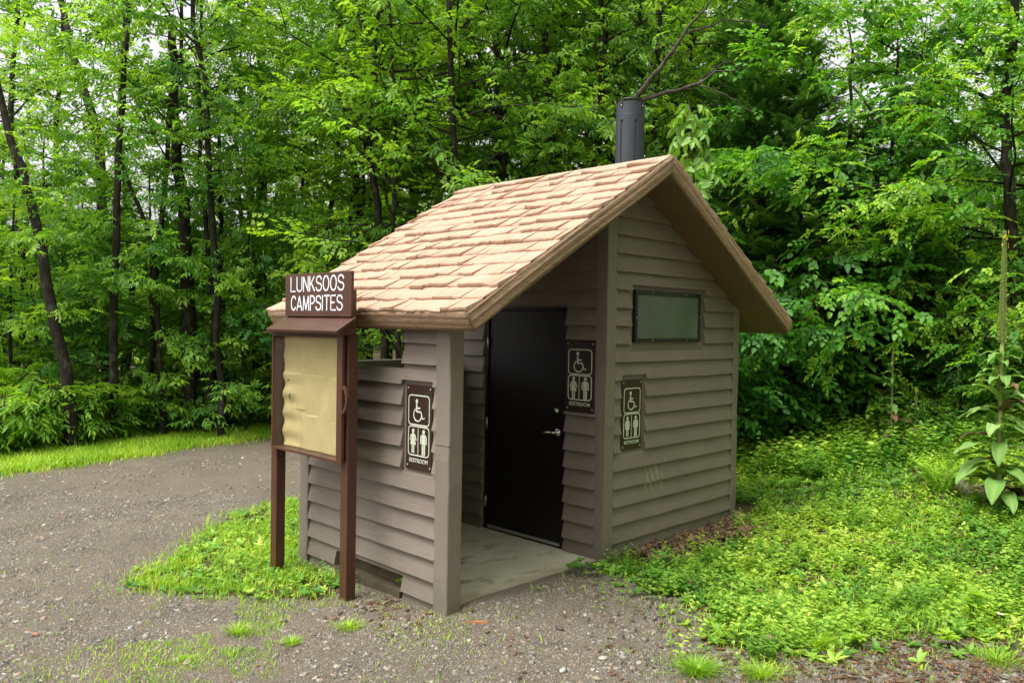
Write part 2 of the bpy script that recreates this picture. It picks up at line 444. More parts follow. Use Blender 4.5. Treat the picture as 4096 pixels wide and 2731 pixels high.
def rotz(a):
    c, s = math.cos(a), math.sin(a); return np.array([[c, -s, 0], [s, c, 0], [0, 0, 1.]])
def roty(a):
    c, s = math.cos(a), math.sin(a); return np.array([[c, 0, s], [0, 1, 0], [-s, 0, c]])
def rotx(a):
    c, s = math.cos(a), math.sin(a); return np.array([[1, 0, 0], [0, c, -s], [0, s, c]])

def tpl_join(parts):
    V = []; Q = []; T = []; k = 0
    for v, t in parts:
        V.append(v); Q.append(LQ+k); T.append(np.full(len(v), t)); k += len(v)
    return np.vstack(V), np.vstack(Q), np.concatenate(T)

def tpl_compound(rng, n=2, L=.105, W=.044, R=.17):
    parts = []
    for i in range(n):
        x = R*(.35+.5*i/max(1, n-1))
        for s in (1, -1):
            a = s*rng.uniform(.75, 1.1)
            v = leaf6(L*rng.uniform(.8, 1.15), W, .3, rng.uniform(.3, .8))@(rotz(a)@rotx(rng.uniform(-.25, .25))).T
            parts.append((v+np.array([x, 0, -.12*x]), rng.uniform(-.08, .08)))
    v = leaf6(L*1.1, W, .3, .4); parts.append((v+np.array([R, 0, -.14*R]), rng.uniform(-.05, .08)))
    return tpl_join(parts)

def tpl_alternate(rng, n=8, L=.075, W=.042, R=.30):
    parts = []
    for i in range(n):
        x = R*(.08+.9*i/n); s = 1 if i % 2 else -1
        a = s*rng.uniform(.5, 1.0)
        v = leaf6(L*rng.uniform(.7, 1.15), W*rng.uniform(.85, 1.1), .25, rng.uniform(.1, .5))@(rotz(a)@rotx(rng.uniform(-.4, .4))).T
        parts.append((v+np.array([x, 0, -.2*x*x/R]), rng.uniform(-.10, .10)))
    v = leaf6(L, W, .25, .4); parts.append((v+np.array([R, 0, -.2*R]), .1))
    return tpl_join(parts)

def tpl_palmate(rng, n=3, L=.062, W=.042, R=.22):
    """opposite pairs of broad, three-lobed leaves"""
    parts = []
    for i in range(n):
        x = R*(i+.5)/n
        for s in (1, -1):
            a0 = s*rng.uniform(.7, 1.1); off = rotz(a0)@np.array([.05, 0, 0])
            tw = rotx(rng.uniform(-.3, .3)); t = rng.uniform(-.1, .1)
            for da, sc in ((0, 1.15), (.75, .85), (-.75, .85)):
                v = leaf6(L*sc, W*.85, .15, rng.uniform(.1, .3))@(rotz(a0+da)@tw).T
                parts.append((v+off+np.array([x, 0, -.1*x]), t))
    return tpl_join(parts)

def tpl_broad(rng, n=6, L=.098, W=.066, R=.32):
    return tpl_alternate(rng, n, L, W, R)

def tpl_needles(rng, n=9, R=.26):
    """a flat feathered conifer shoot"""
    parts = []
    for i in range(n):
        x = R*i/n; l = .10*(1-.55*i/n)
        for s in (1, -1):
            v = leaf6(l, .017, .1, .1)@rotz(s*rng.uniform(.7, .95)).T
            parts.append((v+np.array([x, 0, 0]), rng.uniform(-.08, .08)+.15*i/n))
    v = leaf6(R*1.15, .02, .1, .05); parts.append((v, 0))
    return tpl_join(parts)

def scatter(tpls, P, D, rng, scale=(.85, 1.15), roll=.35, tint=None, tw=None):
    """place spray templates at points P along directions D (unit rows)"""
    n = len(P); which = rng.integers(0, len(tpls), n)
    D = D/np.linalg.norm(D, axis=1)[:, None]
    up = np.tile(np.array([0, 0, 1.]), (n, 1))+rng.normal(0, roll, (n, 3))
    Y = np.cross(up, D); Y /= (np.linalg.norm(Y, axis=1)[:, None]+1e-9); Z = np.cross(D, Y)
    S = rng.uniform(scale[0], scale[1], n)
    if tint is None: tint = rng.normal(.45, .16, n)
    Vs, Qs, Ts = [], [], []; k = 0
    for w, (tv, tq, tt) in enumerate(tpls):
        ix = np.where(which == w)[0]
        if not len(ix): continue
        B = np.stack([D[ix], Y[ix], Z[ix]], 1)*S[ix][:, None, None]   # rows are axes
        V = np.einsum('vk,nkj->nvj', tv, B)+P[ix][:, None, :]
        m = len(tv)
        Q = tq[None]+(np.arange(len(ix))*m)[:, None, None]+k
        Vs.append(V.reshape(-1, 3)); Qs.append(Q.reshape(-1, 4)); Ts.append((tint[ix][:, None]+tt[None]).ravel())
        k += len(ix)*m
    return np.vstack(Vs), np.vstack(Qs), np.clip(np.concatenate(Ts), 0, 1)

def tubes_np(segs, nside=6):
    """many tapered tubes: segs list of (pts (m,3), radii (m))"""
    mb = MB()
    for p, r in segs: mb.tube(p, list(r), nside, caps=False)
    return mb

# ------------------------------------------------------------------ tree prototypes
def tree_proto(seed, Ht=11, r0=.09, base=1.2, spread=2.4, nbr=38, tpls=None, mat='leaf', bark='bark', lean=(0, 0), up=.35,
               dens=1.0, droop=.35, profile=None, curve=.25, sub=4, spr=(.9, 1.25), fork=0):
    rng = np.random.default_rng(seed)
    m = 14
    t = np.linspace(0, 1, m)
    wx = np.cumsum(rng.normal(0, 1, m))*Ht*.006; wy = np.cumsum(rng.normal(0, 1, m))*Ht*.006
    tr = np.stack([wx+lean[0]*t*Ht+curve*np.sin(t*3)*.2, wy+lean[1]*t*Ht, t*Ht], 1); tr[0] = 0; tr[0, 2] = -.3
    rad = r0*(1-t)**.75*.95+.012
    rad[0] = r0*1.25
    segs = [(tr, rad)]
    P = []; D = []; T = []
    prof = profile or (lambda q: .45+.9*math.sin(PI*min(1, .15+q*.85))**.8)
    az = rng.uniform(0, 6.28)
    for i in range(nbr):
        q = (i+rng.uniform(0, 1))/nbr
        z = base+(Ht*.99-base)*q
        k = np.interp(z/Ht, t, np.arange(m)); k0 = int(k); f = k-k0
        st = tr[k0]*(1-f)+tr[min(k0+1, m-1)]*f
        az += 2.4+rng.normal(0, .4)
        L = spread*prof(q)*rng.uniform(.6, 1.15)
        el = up*(.5+q)+rng.normal(0, .24)
        d = np.array([math.cos(az)*math.cos(el), math.sin(az)*math.cos(el), math.sin(el)])
        nb = 6; pts = [st]; dd = d.copy()
        for j in range(nb):
            dd = dd+rng.normal(0, .09, 3)+np.array([0, 0, -droop*.22*(j/nb)]); dd /= np.linalg.norm(dd)
            pts.append(pts[-1]+dd*L/nb)
        pts = np.array(pts); rb = max(.007, rad[k0]*.38*(.6+.4*L/spread))
        segs.append((pts, rb*(1-np.linspace(0, 1, nb+1)*.85)))
        twigs = [(pts, .35)]
        for sidx in range(sub):
            fr = rng.uniform(.25, .92); kk = fr*nb; a = int(kk); b = min(a+1, nb); p0 = pts[a]+(pts[b]-pts[a])*(kk-a)
            ax = (pts[b]-pts[max(a-1, 0)]); ax /= np.linalg.norm(ax)+1e-9
            side = np.cross(ax, [0, 0, 1.]); side /= np.linalg.norm(side)+1e-9
            s = 1 if sidx % 2 else -1
            d2 = ax*rng.uniform(.4, .9)+side*s*rng.uniform(.5, 1)+np.array([0, 0, rng.normal(.05, .35)]); d2 /= np.linalg.norm(d2)
            l2 = L*rng.uniform(.25, .5)*(1.15-fr*.5)
            q2 = [p0]
            for j in range(3):
                d2 = d2+np.array([0, 0, -droop*.12]); d2 /= np.linalg.norm(d2); q2.append(q2[-1]+d2*l2/3)
            q2 = np.array(q2); segs.append((q2, np.array([.45, .35, .25, .12])*rb))
            twigs.append((q2, .1))
        for tp, f0 in twigs:
            ln = np.linalg.norm(np.diff(tp, axis=0), axis=1).sum()
            ns = max(2, int(ln*12*dens))
            fr = f0+(1-f0)*(np.arange(ns)+rng.uniform(0, 1, ns))/ns
            kk = np.clip(fr, 0, 1)*(len(tp)-1); a = np.minimum(kk.astype(int), len(tp)-2)
            p = tp[a]+(tp[a+1]-tp[a])*(kk-a)[:, None]
            ax = tp[a+1]-tp[a]; ax /= np.linalg.norm(ax, axis=1)[:, None]+1e-9
            side = np.cross(ax, [0, 0, 1.]); side /= np.linalg.norm(side, axis=1)[:, None]+1e-9
            s = np.where(rng.random(ns) < .5, 1, -1)[:, None]
            dr = ax*rng.uniform(.3, 1, (ns, 1))+side*s*rng.uniform(.2, 1, (ns, 1))+np.array([0, 0, -droop*.4])+rng.normal(0, .3, (ns, 3))
            P.append(p+rng.normal(0, .04, p.shape)); D.append(dr)
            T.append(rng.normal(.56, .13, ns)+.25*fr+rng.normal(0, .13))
    P = np.vstack(P); D = np.vstack(D); T = np.concatenate(T)
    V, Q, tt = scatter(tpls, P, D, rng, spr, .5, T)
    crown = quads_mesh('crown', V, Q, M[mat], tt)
    mb = tubes_np([(p, r) for p, r in segs], 6)
    tm = bpy.data.meshes.new('trunk'); tm.from_pydata(mb.v, [], mb.f); tm.update(); tm.materials.append(M[bark])
    tm.polygons.foreach_set('use_smooth', [True]*len(tm.polygons))
    return tm, crown

def conifer_proto(seed, Ht=9, r0=.08, spread=2.0, base=.3, dens=1.0, mat='needle'):
    rng = np.random.default_rng(seed); tp = [tpl_needles(rng) for _ in range(3)]
    tr = np.array([(0, 0, -.3), (0.02, 0, Ht*.4), (0, .03, Ht*.8), (0, 0, Ht)]); segs = [(tr, np.array([r0*1.1, r0*.7, r0*.3, .01]))]
    P = []; D = []; T = []
    z = base
    while z < Ht*.985:
        q = (z-base)/(Ht-base); nb = rng.integers(5, 8); a0 = rng.uniform(0, 6.28)
        for i in range(nb):
            az = a0+i*2*PI/nb+rng.normal(0, .15); L = spread*(1-q)**.85*rng.uniform(.75, 1.1)+.12
            el = -.12+.55*q+rng.normal(0, .06)
            pts = [np.array([0, 0, z])]; d = np.array([math.cos(az)*math.cos(el), math.sin(az)*math.cos(el), math.sin(el)])
            for j in range(4):
                d = d+np.array([0, 0, -.05+.06*j]); d /= np.linalg.norm(d); pts.append(pts[-1]+d*L/4)
            pts = np.array(pts); segs.append((pts, np.linspace(.014, .004, 5)*(1.2-q)))
            ns = max(4, int(L*22*dens)); fr = rng.uniform(.12, 1, ns)
            kk = fr*4; a = np.minimum(kk.astype(int), 3); p = pts[a]+(pts[a+1]-pts[a])*(kk-a)[:, None]
            side = np.cross(d, [0, 0, 1.]); side /= np.linalg.norm(side)
            s = np.where(rng.random(ns) < .5, 1, -1)[:, None]
            off = side*s*rng.uniform(0, 1, (ns, 1))*(.34*L*(1-fr*.75))[:, None]*.55
            p = p+off
            dr = d*rng.uniform(.6, 1, (ns, 1))+side*s*rng.uniform(.2, .9, (ns, 1))+rng.normal(0, .12, (ns, 3))+np.array([0, 0, .05])
            P.append(p); D.append(dr); T.append(rng.normal(.35, .1, ns)+.35*fr)
        z += Ht*.034*rng.uniform(.8, 1.25)
    V, Q, tt = scatter(tp, np.vstack(P), np.vstack(D), rng, (.8, 1.3), .2, np.concatenate(T))
    crown = quads_mesh('crown', V, Q, M[mat], tt)
    mb = tubes_np(segs, 6); tm = bpy.data.meshes.new('trunk'); tm.from_pydata(mb.v, [], mb.f); tm.update(); tm.materials.append(M['bark'])
    return tm, crown

def bush_proto(seed, Ht=3.2, spread=1.6, stems=9, tpls=None, mat='leaf_broad', dens=1.0, lo=.15):
    rng = np.random.default_rng(seed); segs = []; P = []; D = []; T = []
    for i in range(stems):
        az = i*2.4+rng.normal(0, .3); rr = rng.uniform(.15, 1); L = Ht*rng.uniform(.75, 1.08)*(1-.25*rr)
        d = np.array([math.cos(az)*.55*rr, math.sin(az)*.55*rr, 1.]); d /= np.linalg.norm(d)
        pts = [np.array([math.cos(az)*.12, math.sin(az)*.12, -.15])]
        for j in range(7):
            d = d+np.array([math.cos(az), math.sin(az), 0])*.09*rr*spread/1.5+rng.normal(0, .06, 3); d /= np.linalg.norm(d); pts.append(pts[-1]+d*L/7)
        pts = np.array(pts); segs.append((pts, np.linspace(.022, .005, 8)))
        nt = int(16*dens*Ht/3)
        for k in range(nt):
            fr = rng.uniform(lo, 1); kk = fr*7; a = min(int(kk), 6); p0 = pts[a]+(pts[a+1]-pts[a])*(kk-a)
            a2 = rng.uniform(0, 6.28); d2 = np.array([math.cos(a2), math.sin(a2), rng.uniform(.1, .7)]); d2 /= np.linalg.norm(d2)
            l2 = spread*.62*rng.uniform(.4, 1)*(1.1-.6*fr)
            q2 = [p0]
            for j in range(4):
                d2 = d2+np.array([0, 0, -.14]); d2 /= np.linalg.norm(d2); q2.append(q2[-1]+d2*l2/4)
            q2 = np.array(q2); segs.append((q2, np.linspace(.008, .003, 5)))
            ns = max(3, int(l2*8*dens)); f2 = .15+.85*rng.uniform(0, 1, ns); kk = f2*4; b = np.minimum(kk.astype(int), 3)
            p = q2[b]+(q2[b+1]-q2[b])*(kk-b)[:, None]
            side = np.cross(d2, [0, 0, 1.]); s = np.where(rng.random(ns) < .5, 1, -1)[:, None]
            P.append(p); D.append(d2*rng.uniform(.4, 1, (ns, 1))+side*s*rng.uniform(.2, 1, (ns, 1))+rng.normal(0, .2, (ns, 3))+np.array([0, 0, -.05]))
            T.append(rng.normal(.38, .12, ns)+.25*f2+rng.normal(0, .08))
    V, Q, tt = scatter(tpls, np.vstack(P), np.vstack(D), rng, (.8, 1.2), .35, np.concatenate(T))
    crown = quads_mesh('foliage', V, Q, M[mat], tt)
    mb = tubes_np(segs, 5); tm = bpy.data.meshes.new('stems'); tm.from_pydata(mb.v, [], mb.f); tm.update(); tm.materials.append(M['twig'])
    return tm, crown

r_ = np.random.default_rng(11)
TC = [tpl_compound(r_) for _ in range(4)]
TA = [tpl_alternate(r_) for _ in range(4)]
TP = [tpl_palmate(r_) for _ in range(4)]
TB = [tpl_broad(r_) for _ in range(4)]
TS = [tpl_alternate(r_, 9, .055, .03, .24) for _ in range(3)]
TW = [tpl_alternate(r_, 7, .085, .028, .22) for _ in range(3)]
TCB = [tpl_compound(r_, 3, .20, .10, .34) for _ in range(3)]

PROTO = {
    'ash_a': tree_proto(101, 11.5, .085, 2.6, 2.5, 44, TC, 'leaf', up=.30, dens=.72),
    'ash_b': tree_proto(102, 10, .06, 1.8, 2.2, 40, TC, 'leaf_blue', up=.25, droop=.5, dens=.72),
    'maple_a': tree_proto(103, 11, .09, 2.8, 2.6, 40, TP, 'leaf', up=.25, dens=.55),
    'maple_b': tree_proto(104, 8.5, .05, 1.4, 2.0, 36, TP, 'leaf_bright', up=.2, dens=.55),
    'birch_a': tree_proto(105, 13, .13, 4.2, 2.8, 46, TS+TA, 'leaf_bright', 'bark_pale', up=.5, lean=(.06, .02), dens=.62),
    'tall_a': tree_proto(106, 14.5, .17, 5.0, 3.2, 48, TA, 'leaf', 'bark', up=.5, lean=(-.03, .04), dens=.6),
    'tall_b': tree_proto(107, 13, .14, 3.6, 3.0, 46, TC, 'leaf_bright', 'bark_pale', up=.45, lean=(.03, -.05), dens=.6),
    'pole_a': tree_proto(121, 12.5, .065, 5.0, 1.9, 30, TC, 'leaf', 'bark', up=.5, lean=(.03, .01), dens=.42),
    'pole_b': tree_proto(122, 11.5, .05, 4.4, 1.7, 28, TP, 'leaf_bright', 'bark_pale', up=.5, lean=(-.05, .03), dens=.42),
    'pole_c': tree_proto(123, 12, .085, 5.2, 2.1, 30, TA, 'leaf', 'bark', up=.5, lean=(.01, -.04), dens=.42),
    'sap_a': tree_proto(108, 5.0, .03, .5, 1.3, 26, TC, 'leaf', up=.2, sub=3, dens=1.1),
    'sap_b': tree_proto(109, 4.0, .025, .3, 1.2, 24, TP, 'leaf_blue', up=.15, sub=3, dens=.9),
    'sap_c': tree_proto(110, 3.2, .02, .3, 1.0, 20, TC, 'leaf_bright', up=.15, sub=3, dens=1.0),
    'elm_a': tree_proto(111, 8.0, .07, .8, 3.0, 38, TA, 'leaf_broad', up=.32, droop=.3, dens=.58, sub=5),
    'elm_b': tree_proto(112, 7.0, .06, .5, 2.6, 36, TB, 'leaf_broad', up=.25, droop=.35, dens=.95, sub=5),
    'fir_a': conifer_proto(113, 8.5, .09, 2.1),
    'fir_b': conifer_proto(114, 6.0, .07, 1.8, .2),
    'bush_a': bush_proto(115, 3.4, 1.7, 11, TB, dens=1.2),
    'bush_b': bush_proto(116, 2.4, 1.5, 10, TA, 'leaf_broad', 1.25),
    'weed_a': bush_proto(117, 1.0, .45, 9, TW, 'leaf_bright', 1.6, .1),
    'weed_b': bush_proto(118, .75, .5, 8, TW, 'leaf', 1.8, .1),
    'weed_c': bush_proto(119, .9, .5, 7, TC[:2], 'leaf_bright', 1.3, .1),
}

TREE_NAMES = {}
def put(kind, name, x, y, label, cat='tree', group=None, s=1.0, rz=None, tilt=(0, 0), sz=None, dz=0.0):
    tm, cr = PROTO[kind]
    e = bpy.data.objects.new(name, None); e.empty_display_size = .3
    e.location = (x, y, float(H(x, y))+dz)
    e.rotation_euler = (tilt[0], tilt[1], RNG.uniform(0, 6.28) if rz is None else rz)
    e.scale = (s, s, sz if sz else s)
    link(e); tag(e, label, cat, group)
    bush = cat != 'tree'
    a = bpy.data.objects.new('stems' if bush else 'trunk', tm); link(a, e)
    b = bpy.data.objects.new('foliage' if bush else 'crown', cr); link(b, e)
    return e

# ================================================================== THE HUT
XS, XR, YB = -1.716, 2.20, 1.94         # screen face, right wall face, back face
RX, RZ, SL = .379, 3.398, .5995          # ridge, slope
ZE = 2.0436; XL, XRR = -1.8843, 2.6368; YF0, YF1 = -.355, 2.216
TH = .14
def zu(x): return RZ-.155-SL*abs(x-RX)   # underside of the roof

hut = empty('restroom_hut', (.2, .95, 0)); HX, HY = .2, .95
tag(hut, 'small brown precast restroom hut with tan shake-look gable roof', 'restroom building')
def hb(mb, name, mat, smooth=False, bevel=0, parent=None):
    p = parent or hut
    o = mb.build(name, mat, None, smooth, bevel); o.parent = p
    # vertices were written in world metres: bring them into the frame of the thing
    w = (HX, HY, 0)
    for v in o.data.vertices: v.co.x -= w[0]; v.co.y -= w[1]
    return o

def clip_poly(poly, a, b, c):
    """keep a*u+b*z<=c"""
    out = []; n = len(poly)
    for i in range(n):
        p, q = poly[i], poly[(i+1) % n]
        fp, fq = a*p[0]+b*p[1]-c, a*q[0]+b*q[1]-c
        if fp <= 0: out.append(p)
        if fp*fq < 0:
            t = fp/(fp-fq); out.append((p[0]+(q[0]-p[0])*t, p[1]+(q[1]-p[1])*t))
    return out

def siding(mb, frame, u0, u1, z0, z1, zb, e, openings=(), roof=None, dmax=.040, dmin=.004, notch_bevel=True, seed=1):
    """lapped boards in relief. frame(u,z,d) -> world. zb is the bottom of one board, e the exposure"""
    rs = np.random.default_rng(seed)
    k0 = math.floor((z0-zb)/e)
    z = zb+k0*e
    while z < z1:
        lo, hi = max(z, z0), min(z+e, z1)
        if hi-lo > .004:
            cz = sorted({lo, hi, *[v for o in openings for v in (o[2], o[3]) if lo < v < hi]})
            for a, b in zip(cz[:-1], cz[1:]):
                cu = sorted({u0, u1, *[v for o in openings for v in (o[0], o[1]) if u0 < v < u1 and o[2] < (a+b)/2 < o[3]]})
                if openings and len(cu) > 2:
                    cells = [(c, d) for c, d in zip(cu[:-1], cu[1:]) if not any(o[0] <= (c+d)/2 <= o[1] and o[2] <= (a+b)/2 <= o[3] for o in openings)]
                else:
                    cells = [(u0, u1)] if not any(o[0] <= (u0+u1)/2 <= o[1] and o[2] <= (a+b)/2 <= o[3] for o in openings) else []
                for c, d in cells:
                    ns = max(1, int((d-c)/.12))
                    us = np.linspace(c, d, ns+1)
                    for s in range(ns):
                        poly = [(us[s], a), (us[s+1], a), (us[s+1], b), (us[s], b)]
                        for (ra, rb_, rc) in (roof or []): poly = clip_poly(poly, ra, rb_, rc) if len(poly) > 2 else poly
                        if len(poly) < 3: continue
                        def dep(u, zz):
                            f = 1-(zz-z)/e
                            base = dmin+(dmax-dmin)*f
                            w = .0012*math.sin(u*7.3+z*31)+.0008*math.sin(u*19+z*57)
                            # board ends taper where they meet a recess
                            return base+w*f
                        def zz_(u, zz):   # slightly wavy drip edge
                            return zz+(.0011*math.sin(u*5+z*23)+.0007*math.sin(u*17+z*11) if abs(zz-z) < 1e-6 and lo == z else 0)
                        mb.prism([frame(u, zz_(u, v), dep(u, v)) for u, v in poly], [frame(u, zz_(u, v), -.003) for u, v in poly])
        z += e

# ---- screen wall (faces -X)
fs = lambda u, z, d: (-1.677-d, u, z)      # core face at -1.690
core = MB()
NU0, NU1, NZ = .525, 1.40, .120
OU0, OU1, OZ = .545, 1.80, 1.636
for a, b, c, d in ((0.004, NU0, -.3, OZ), (NU0, NU1, NZ, OZ), (NU1, YB-.004, -.3, OZ), (.004, OU0, OZ, 2.02), (OU1, YB-.004, OZ, 2.02)):
    core.box(-1.677, -1.590, a, b, c, d)
hb(core, 'screen_wall', M['wall'])
sd = MB()
siding(sd, fs, .147, 1.812, -.15, OZ, .1625-.1515, .1515, openings=[(NU0, NU1, -1, NZ), (.19, .545, .893, 1.56)])
siding(sd, fs, .147, OU0+.002, OZ, 2.0, .1625-.1515, .1515)
hb(sd, 'siding', M['wall'])
def jit_post(mb, x0, x1, y0, y1, z0, z1, n=14, amp=.0022, seed=0, chips=()):
    """a cast corner post with slightly uneven faces"""
    rs = np.random.default_rng(seed)
    rings = []
    for i in range(n+1):
        z = z0+(z1-z0)*i/n
        j = rs.normal(0, amp, 8)
        ch = .006
        pts = [(x0+j[0], y0+ch+j[1]), (x0+ch+j[0], y0+j[1]), (x1-ch+j[2], y0+j[1]), (x1+j[2], y0+ch+j[3]), (x1+j[2], y1+j[3]), (x0+j[0], y1+j[4])]
        rings.append([(p[0], p[1], z) for p in pts])
    m = 6; vs = [p for r in rings for p in r]
    fsx = [(i*m+k, i*m+(k+1) % m, (i+1)*m+(k+1) % m, (i+1)*m+k) for i in range(n) for k in range(m)]
    fsx += [tuple(range(m-1, -1, -1)), tuple(n*m+k for k in range(m))]
    mb.add(vs, fsx)
p = MB(); jit_post(p, XS, -1.597, .002, .147, -.3, 2.02, seed=3)
p.box(XS-.003, -1.594, -.0015, .150, 1.132, 1.141)
hb(p, 'corner_post', M['trim'])
p = MB(); jit_post(p, XS, -1.590, 1.812, YB, -.3, 2.02, seed=4); hb(p, 'corner_post', M['trim'])
# a chip knocked out of the edge of the near post shows pale concrete
p = MB()
for k, (zc, hh) in enumerate(((.66, .03), (.62, .045), (.56, .03), (.48, .05), (.40, .03))):
    p.prism([(-1.5955, -.0005, zc-hh), (-1.606-.004*(k % 2), -.0005, zc), (-1.5955, -.0005, zc+hh)], [(-1.5935, .012, zc-hh), (-1.5935, .012, zc), (-1.5935, .012, zc+hh)])
hb(p, 'chipped_edge', M['mossy'])
# ---- rear half wall of the vestibule
p = MB(); p.box(-1.590, 0.0, 1.84, YB-.004, -.3, 1.622); hb(p, 'rear_half_wall', M['wall'])
p = MB(); p.box(-1.588, -.002, 1.834, YB+.004, 1.622, 1.630); hb(p, 'wall_cap', M['sign_white'])

# ---- gable wall (faces -Y)
fg = lambda u, z, d: (u, .038-d, z)
roofclip = [(SL, 1, RZ-.150+SL*RX), (-SL, 1, RZ-.150-SL*RX)]
def gable_core(y0, y1, x0, x1):
    b = MB(); xs = [x0]+([RX] if x0 < RX < x1 else [])+[x1]
    pts = [(x0, -.3)]+[(x1, -.3)]+[(x, zu(x)+.03) for x in reversed(xs)]
    b.prism([(x, y0, z) for x, z in pts], [(x, y1, z) for x, z in pts]); return b
WINO = (.353, 1.545, 1.757, 2.333)
hb(gable_core(.038, .12, .004, XR-.004), 'gable_wall', M['wall'])
sd = MB()
siding(sd, fg, .126, 2.10, -.1, 3.3, .1202, .1546, openings=[WINO, (.225, .585, .872, 1.553)], roof=roofclip, seed=2)
hb(sd, 'siding', M['wall'])
p = MB(); jit_post(p, 0, .126, 0, .104, -.3, 3.05, seed=5); p.box(-.003, .129, -.003, .1, 1.115, 1.124); hb(p, 'corner_post', M['trim'])
p = MB(); jit_post(p, 2.10, XR, 0, .2, -.3, 2.2, seed=6); p.box(2.098, XR+.003, -.003, .1, 1.315, 1.323); hb(p, 'corner_post', M['trim'])
p = MB(); p.box(XR-.1, XR-.006, .2, YB, -.3, 2.2); hb(p, 'right_wall', M['wall'])
hb(gable_core(YB-.1, YB-.003, .004, XR-.106), 'rear_wall', M['wall'])

# ---- window
W0, W1, V0, V1 = .398, 1.46, 1.833, 2.294
fr = MB(); t = .034
fr.box(W0, W1, -.001, .037, V1-t-.006, V1); fr.box(W0, W1, -.001, .037, V0, V0+t)
fr.box(W0, W0+t, -.001, .037, V0+t, V1-t-.006); fr.box(W1-t, W1, -.001, .037, V0+t, V1-t-.006)
wf = hb(fr, 'window', M['frame'], bevel=.002)
p = MB(); p.box(W0+t, W1-t, .012, .030, V0+t, V1-t-.006); hb(p, 'pane', M['pane'], parent=wf)
def disc(mb, c, nrm, r, h, n=12):
    """a low domed screw head"""
    c = np.array(c, float); nrm = np.array(nrm, float); a = np.cross(nrm, [0, 0, 1.]); a /= np.linalg.norm(a); b = np.cross(a, nrm)
    rings = [(r, 0), (r*.9, h*.6), (r*.5, h)]
    vs = []; 
    for rr, hh in rings: vs += [c+nrm*hh+(a*math.cos(2*PI*k/n)+b*math.sin(2*PI*k/n))*rr for k in range(n)]
    vs.append(c+nrm*h*1.05); m = len(vs)-1
    f = [(i*n+k, i*n+(k+1) % n, (i+1)*n+(k+1) % n, (i+1)*n+k) for i in range(2) for k in range(n)]+[(2*n+k, 2*n+(k+1) % n, m) for k in range(n)]
    mb.add(vs, f)
for ux, uz in ((.66, V1-.018), (1.19, V1-.018), (.66, V0+.017), (1.22, V0+.017), (W0+.016, 2.05), (W1-.016, 2.07)):
    p = MB(); disc(p, (ux, -.001, uz), (0, -1, 0), .0055, .003); hb(p, 'screw', M['metal'], True, parent=wf)

# ---- door wall (faces -X)
fd = lambda u, z, d: (.024-d, u, z)
DY0, DY1, DZ = .486, 1.450, 2.105
p = MB()
p.box(.024, .12, .104, DY0-.03, -.3, 3.03); p.box(.024, .12, DY1+.03, YB-.1, -.3, 3.03); p.box(.024, .12, DY0-.03, DY1+.03, DZ+.03, 3.03)
hb(p, 'door_wall', M['wall'])
sd = MB()
siding(sd, fd, .102, DY0-.035, -.05, 3.02, .1202, .1546, openings=[(.09, .455, 1.222, 1.85)], seed=8)
hb(sd, 'siding', M['wall']); sd = MB()
siding(sd, fd, DY1+.05, YB-.1, -.05, 3.02, .1202, .1546, seed=9)
hb(sd, 'siding', M['wall']); sd = MB()
siding(sd, fd, DY0-.035, DY1+.05, DZ+.05, 3.02, .1202, .1546, seed=9)
hb(sd, 'siding', M['wall'])
# door, jamb, hinges, lever, deadbolt
p = MB(); p.box(.02, .10, DY0-.029, DY0, .0, DZ); p.box(.02, .10, DY1, DY1+.029, 0, DZ); p.box(.02, .10, DY0-.029, DY1+.029, DZ, DZ+.029)
hb(p, 'door_frame', M['door'], bevel=.002)
p = MB(); p.box(.036, .08, DY0+.004, DY1-.004, .012, DZ-.004); door = hb(p, 'door', M['door'], bevel=.002)
p = MB(); p.box(.022, .036, DY0+.02, DY1-.02, .014, .040); hb(p, 'door_sweep', M['alu'], parent=door)
for z in (1.789, 1.022, .262):
    p = MB(); p.tube([(.016, DY1+.001, z-.055), (.016, DY1+.001, z+.055)], .0085, 10); p.box(.0195, .0215, DY1-.002, DY1+.024, z-.05, z+.05)
    hb(p, 'hinge', M['metal'], True, parent=door)
p = MB()
def lathe_x(mb, x0, y, z, prof, n=24):
    vs = []; 
    for dx, r in prof: vs += [(x0-dx, y+r*math.cos(2*PI*k/n), z+r*math.sin(2*PI*k/n)) for k in range(n)]
    m = len(prof); f = [(i*n+k, i*n+(k+1) % n, (i+1)*n+(k+1) % n, (i+1)*n+k) for i in range(m-1) for k in range(n)]+[tuple((m-1)*n+k for k in range(n))]
    mb.add(vs, f)
lathe_x(p, .036, .556, 1.022, [(0, .034), (.006, .034), (.012, .030), (.014, .016), (.05, .013), (.056, .010)])
p.tube([(-.014, .556, 1.022), (-.018, .60, 1.020), (-.016, .66, 1.014), (-.008, .70, 1.006)], [.011, .010, .009, .0075], 12)
hb(p, 'handle', M['metal'], True, parent=door)
p = MB(); lathe_x(p, .036, .566, 1.215, [(0, .026), (.012, .024), (.024, .019), (.026, .008), (.030, .007)]); hb(p, 'deadbolt', M['metal'], True, parent=door)

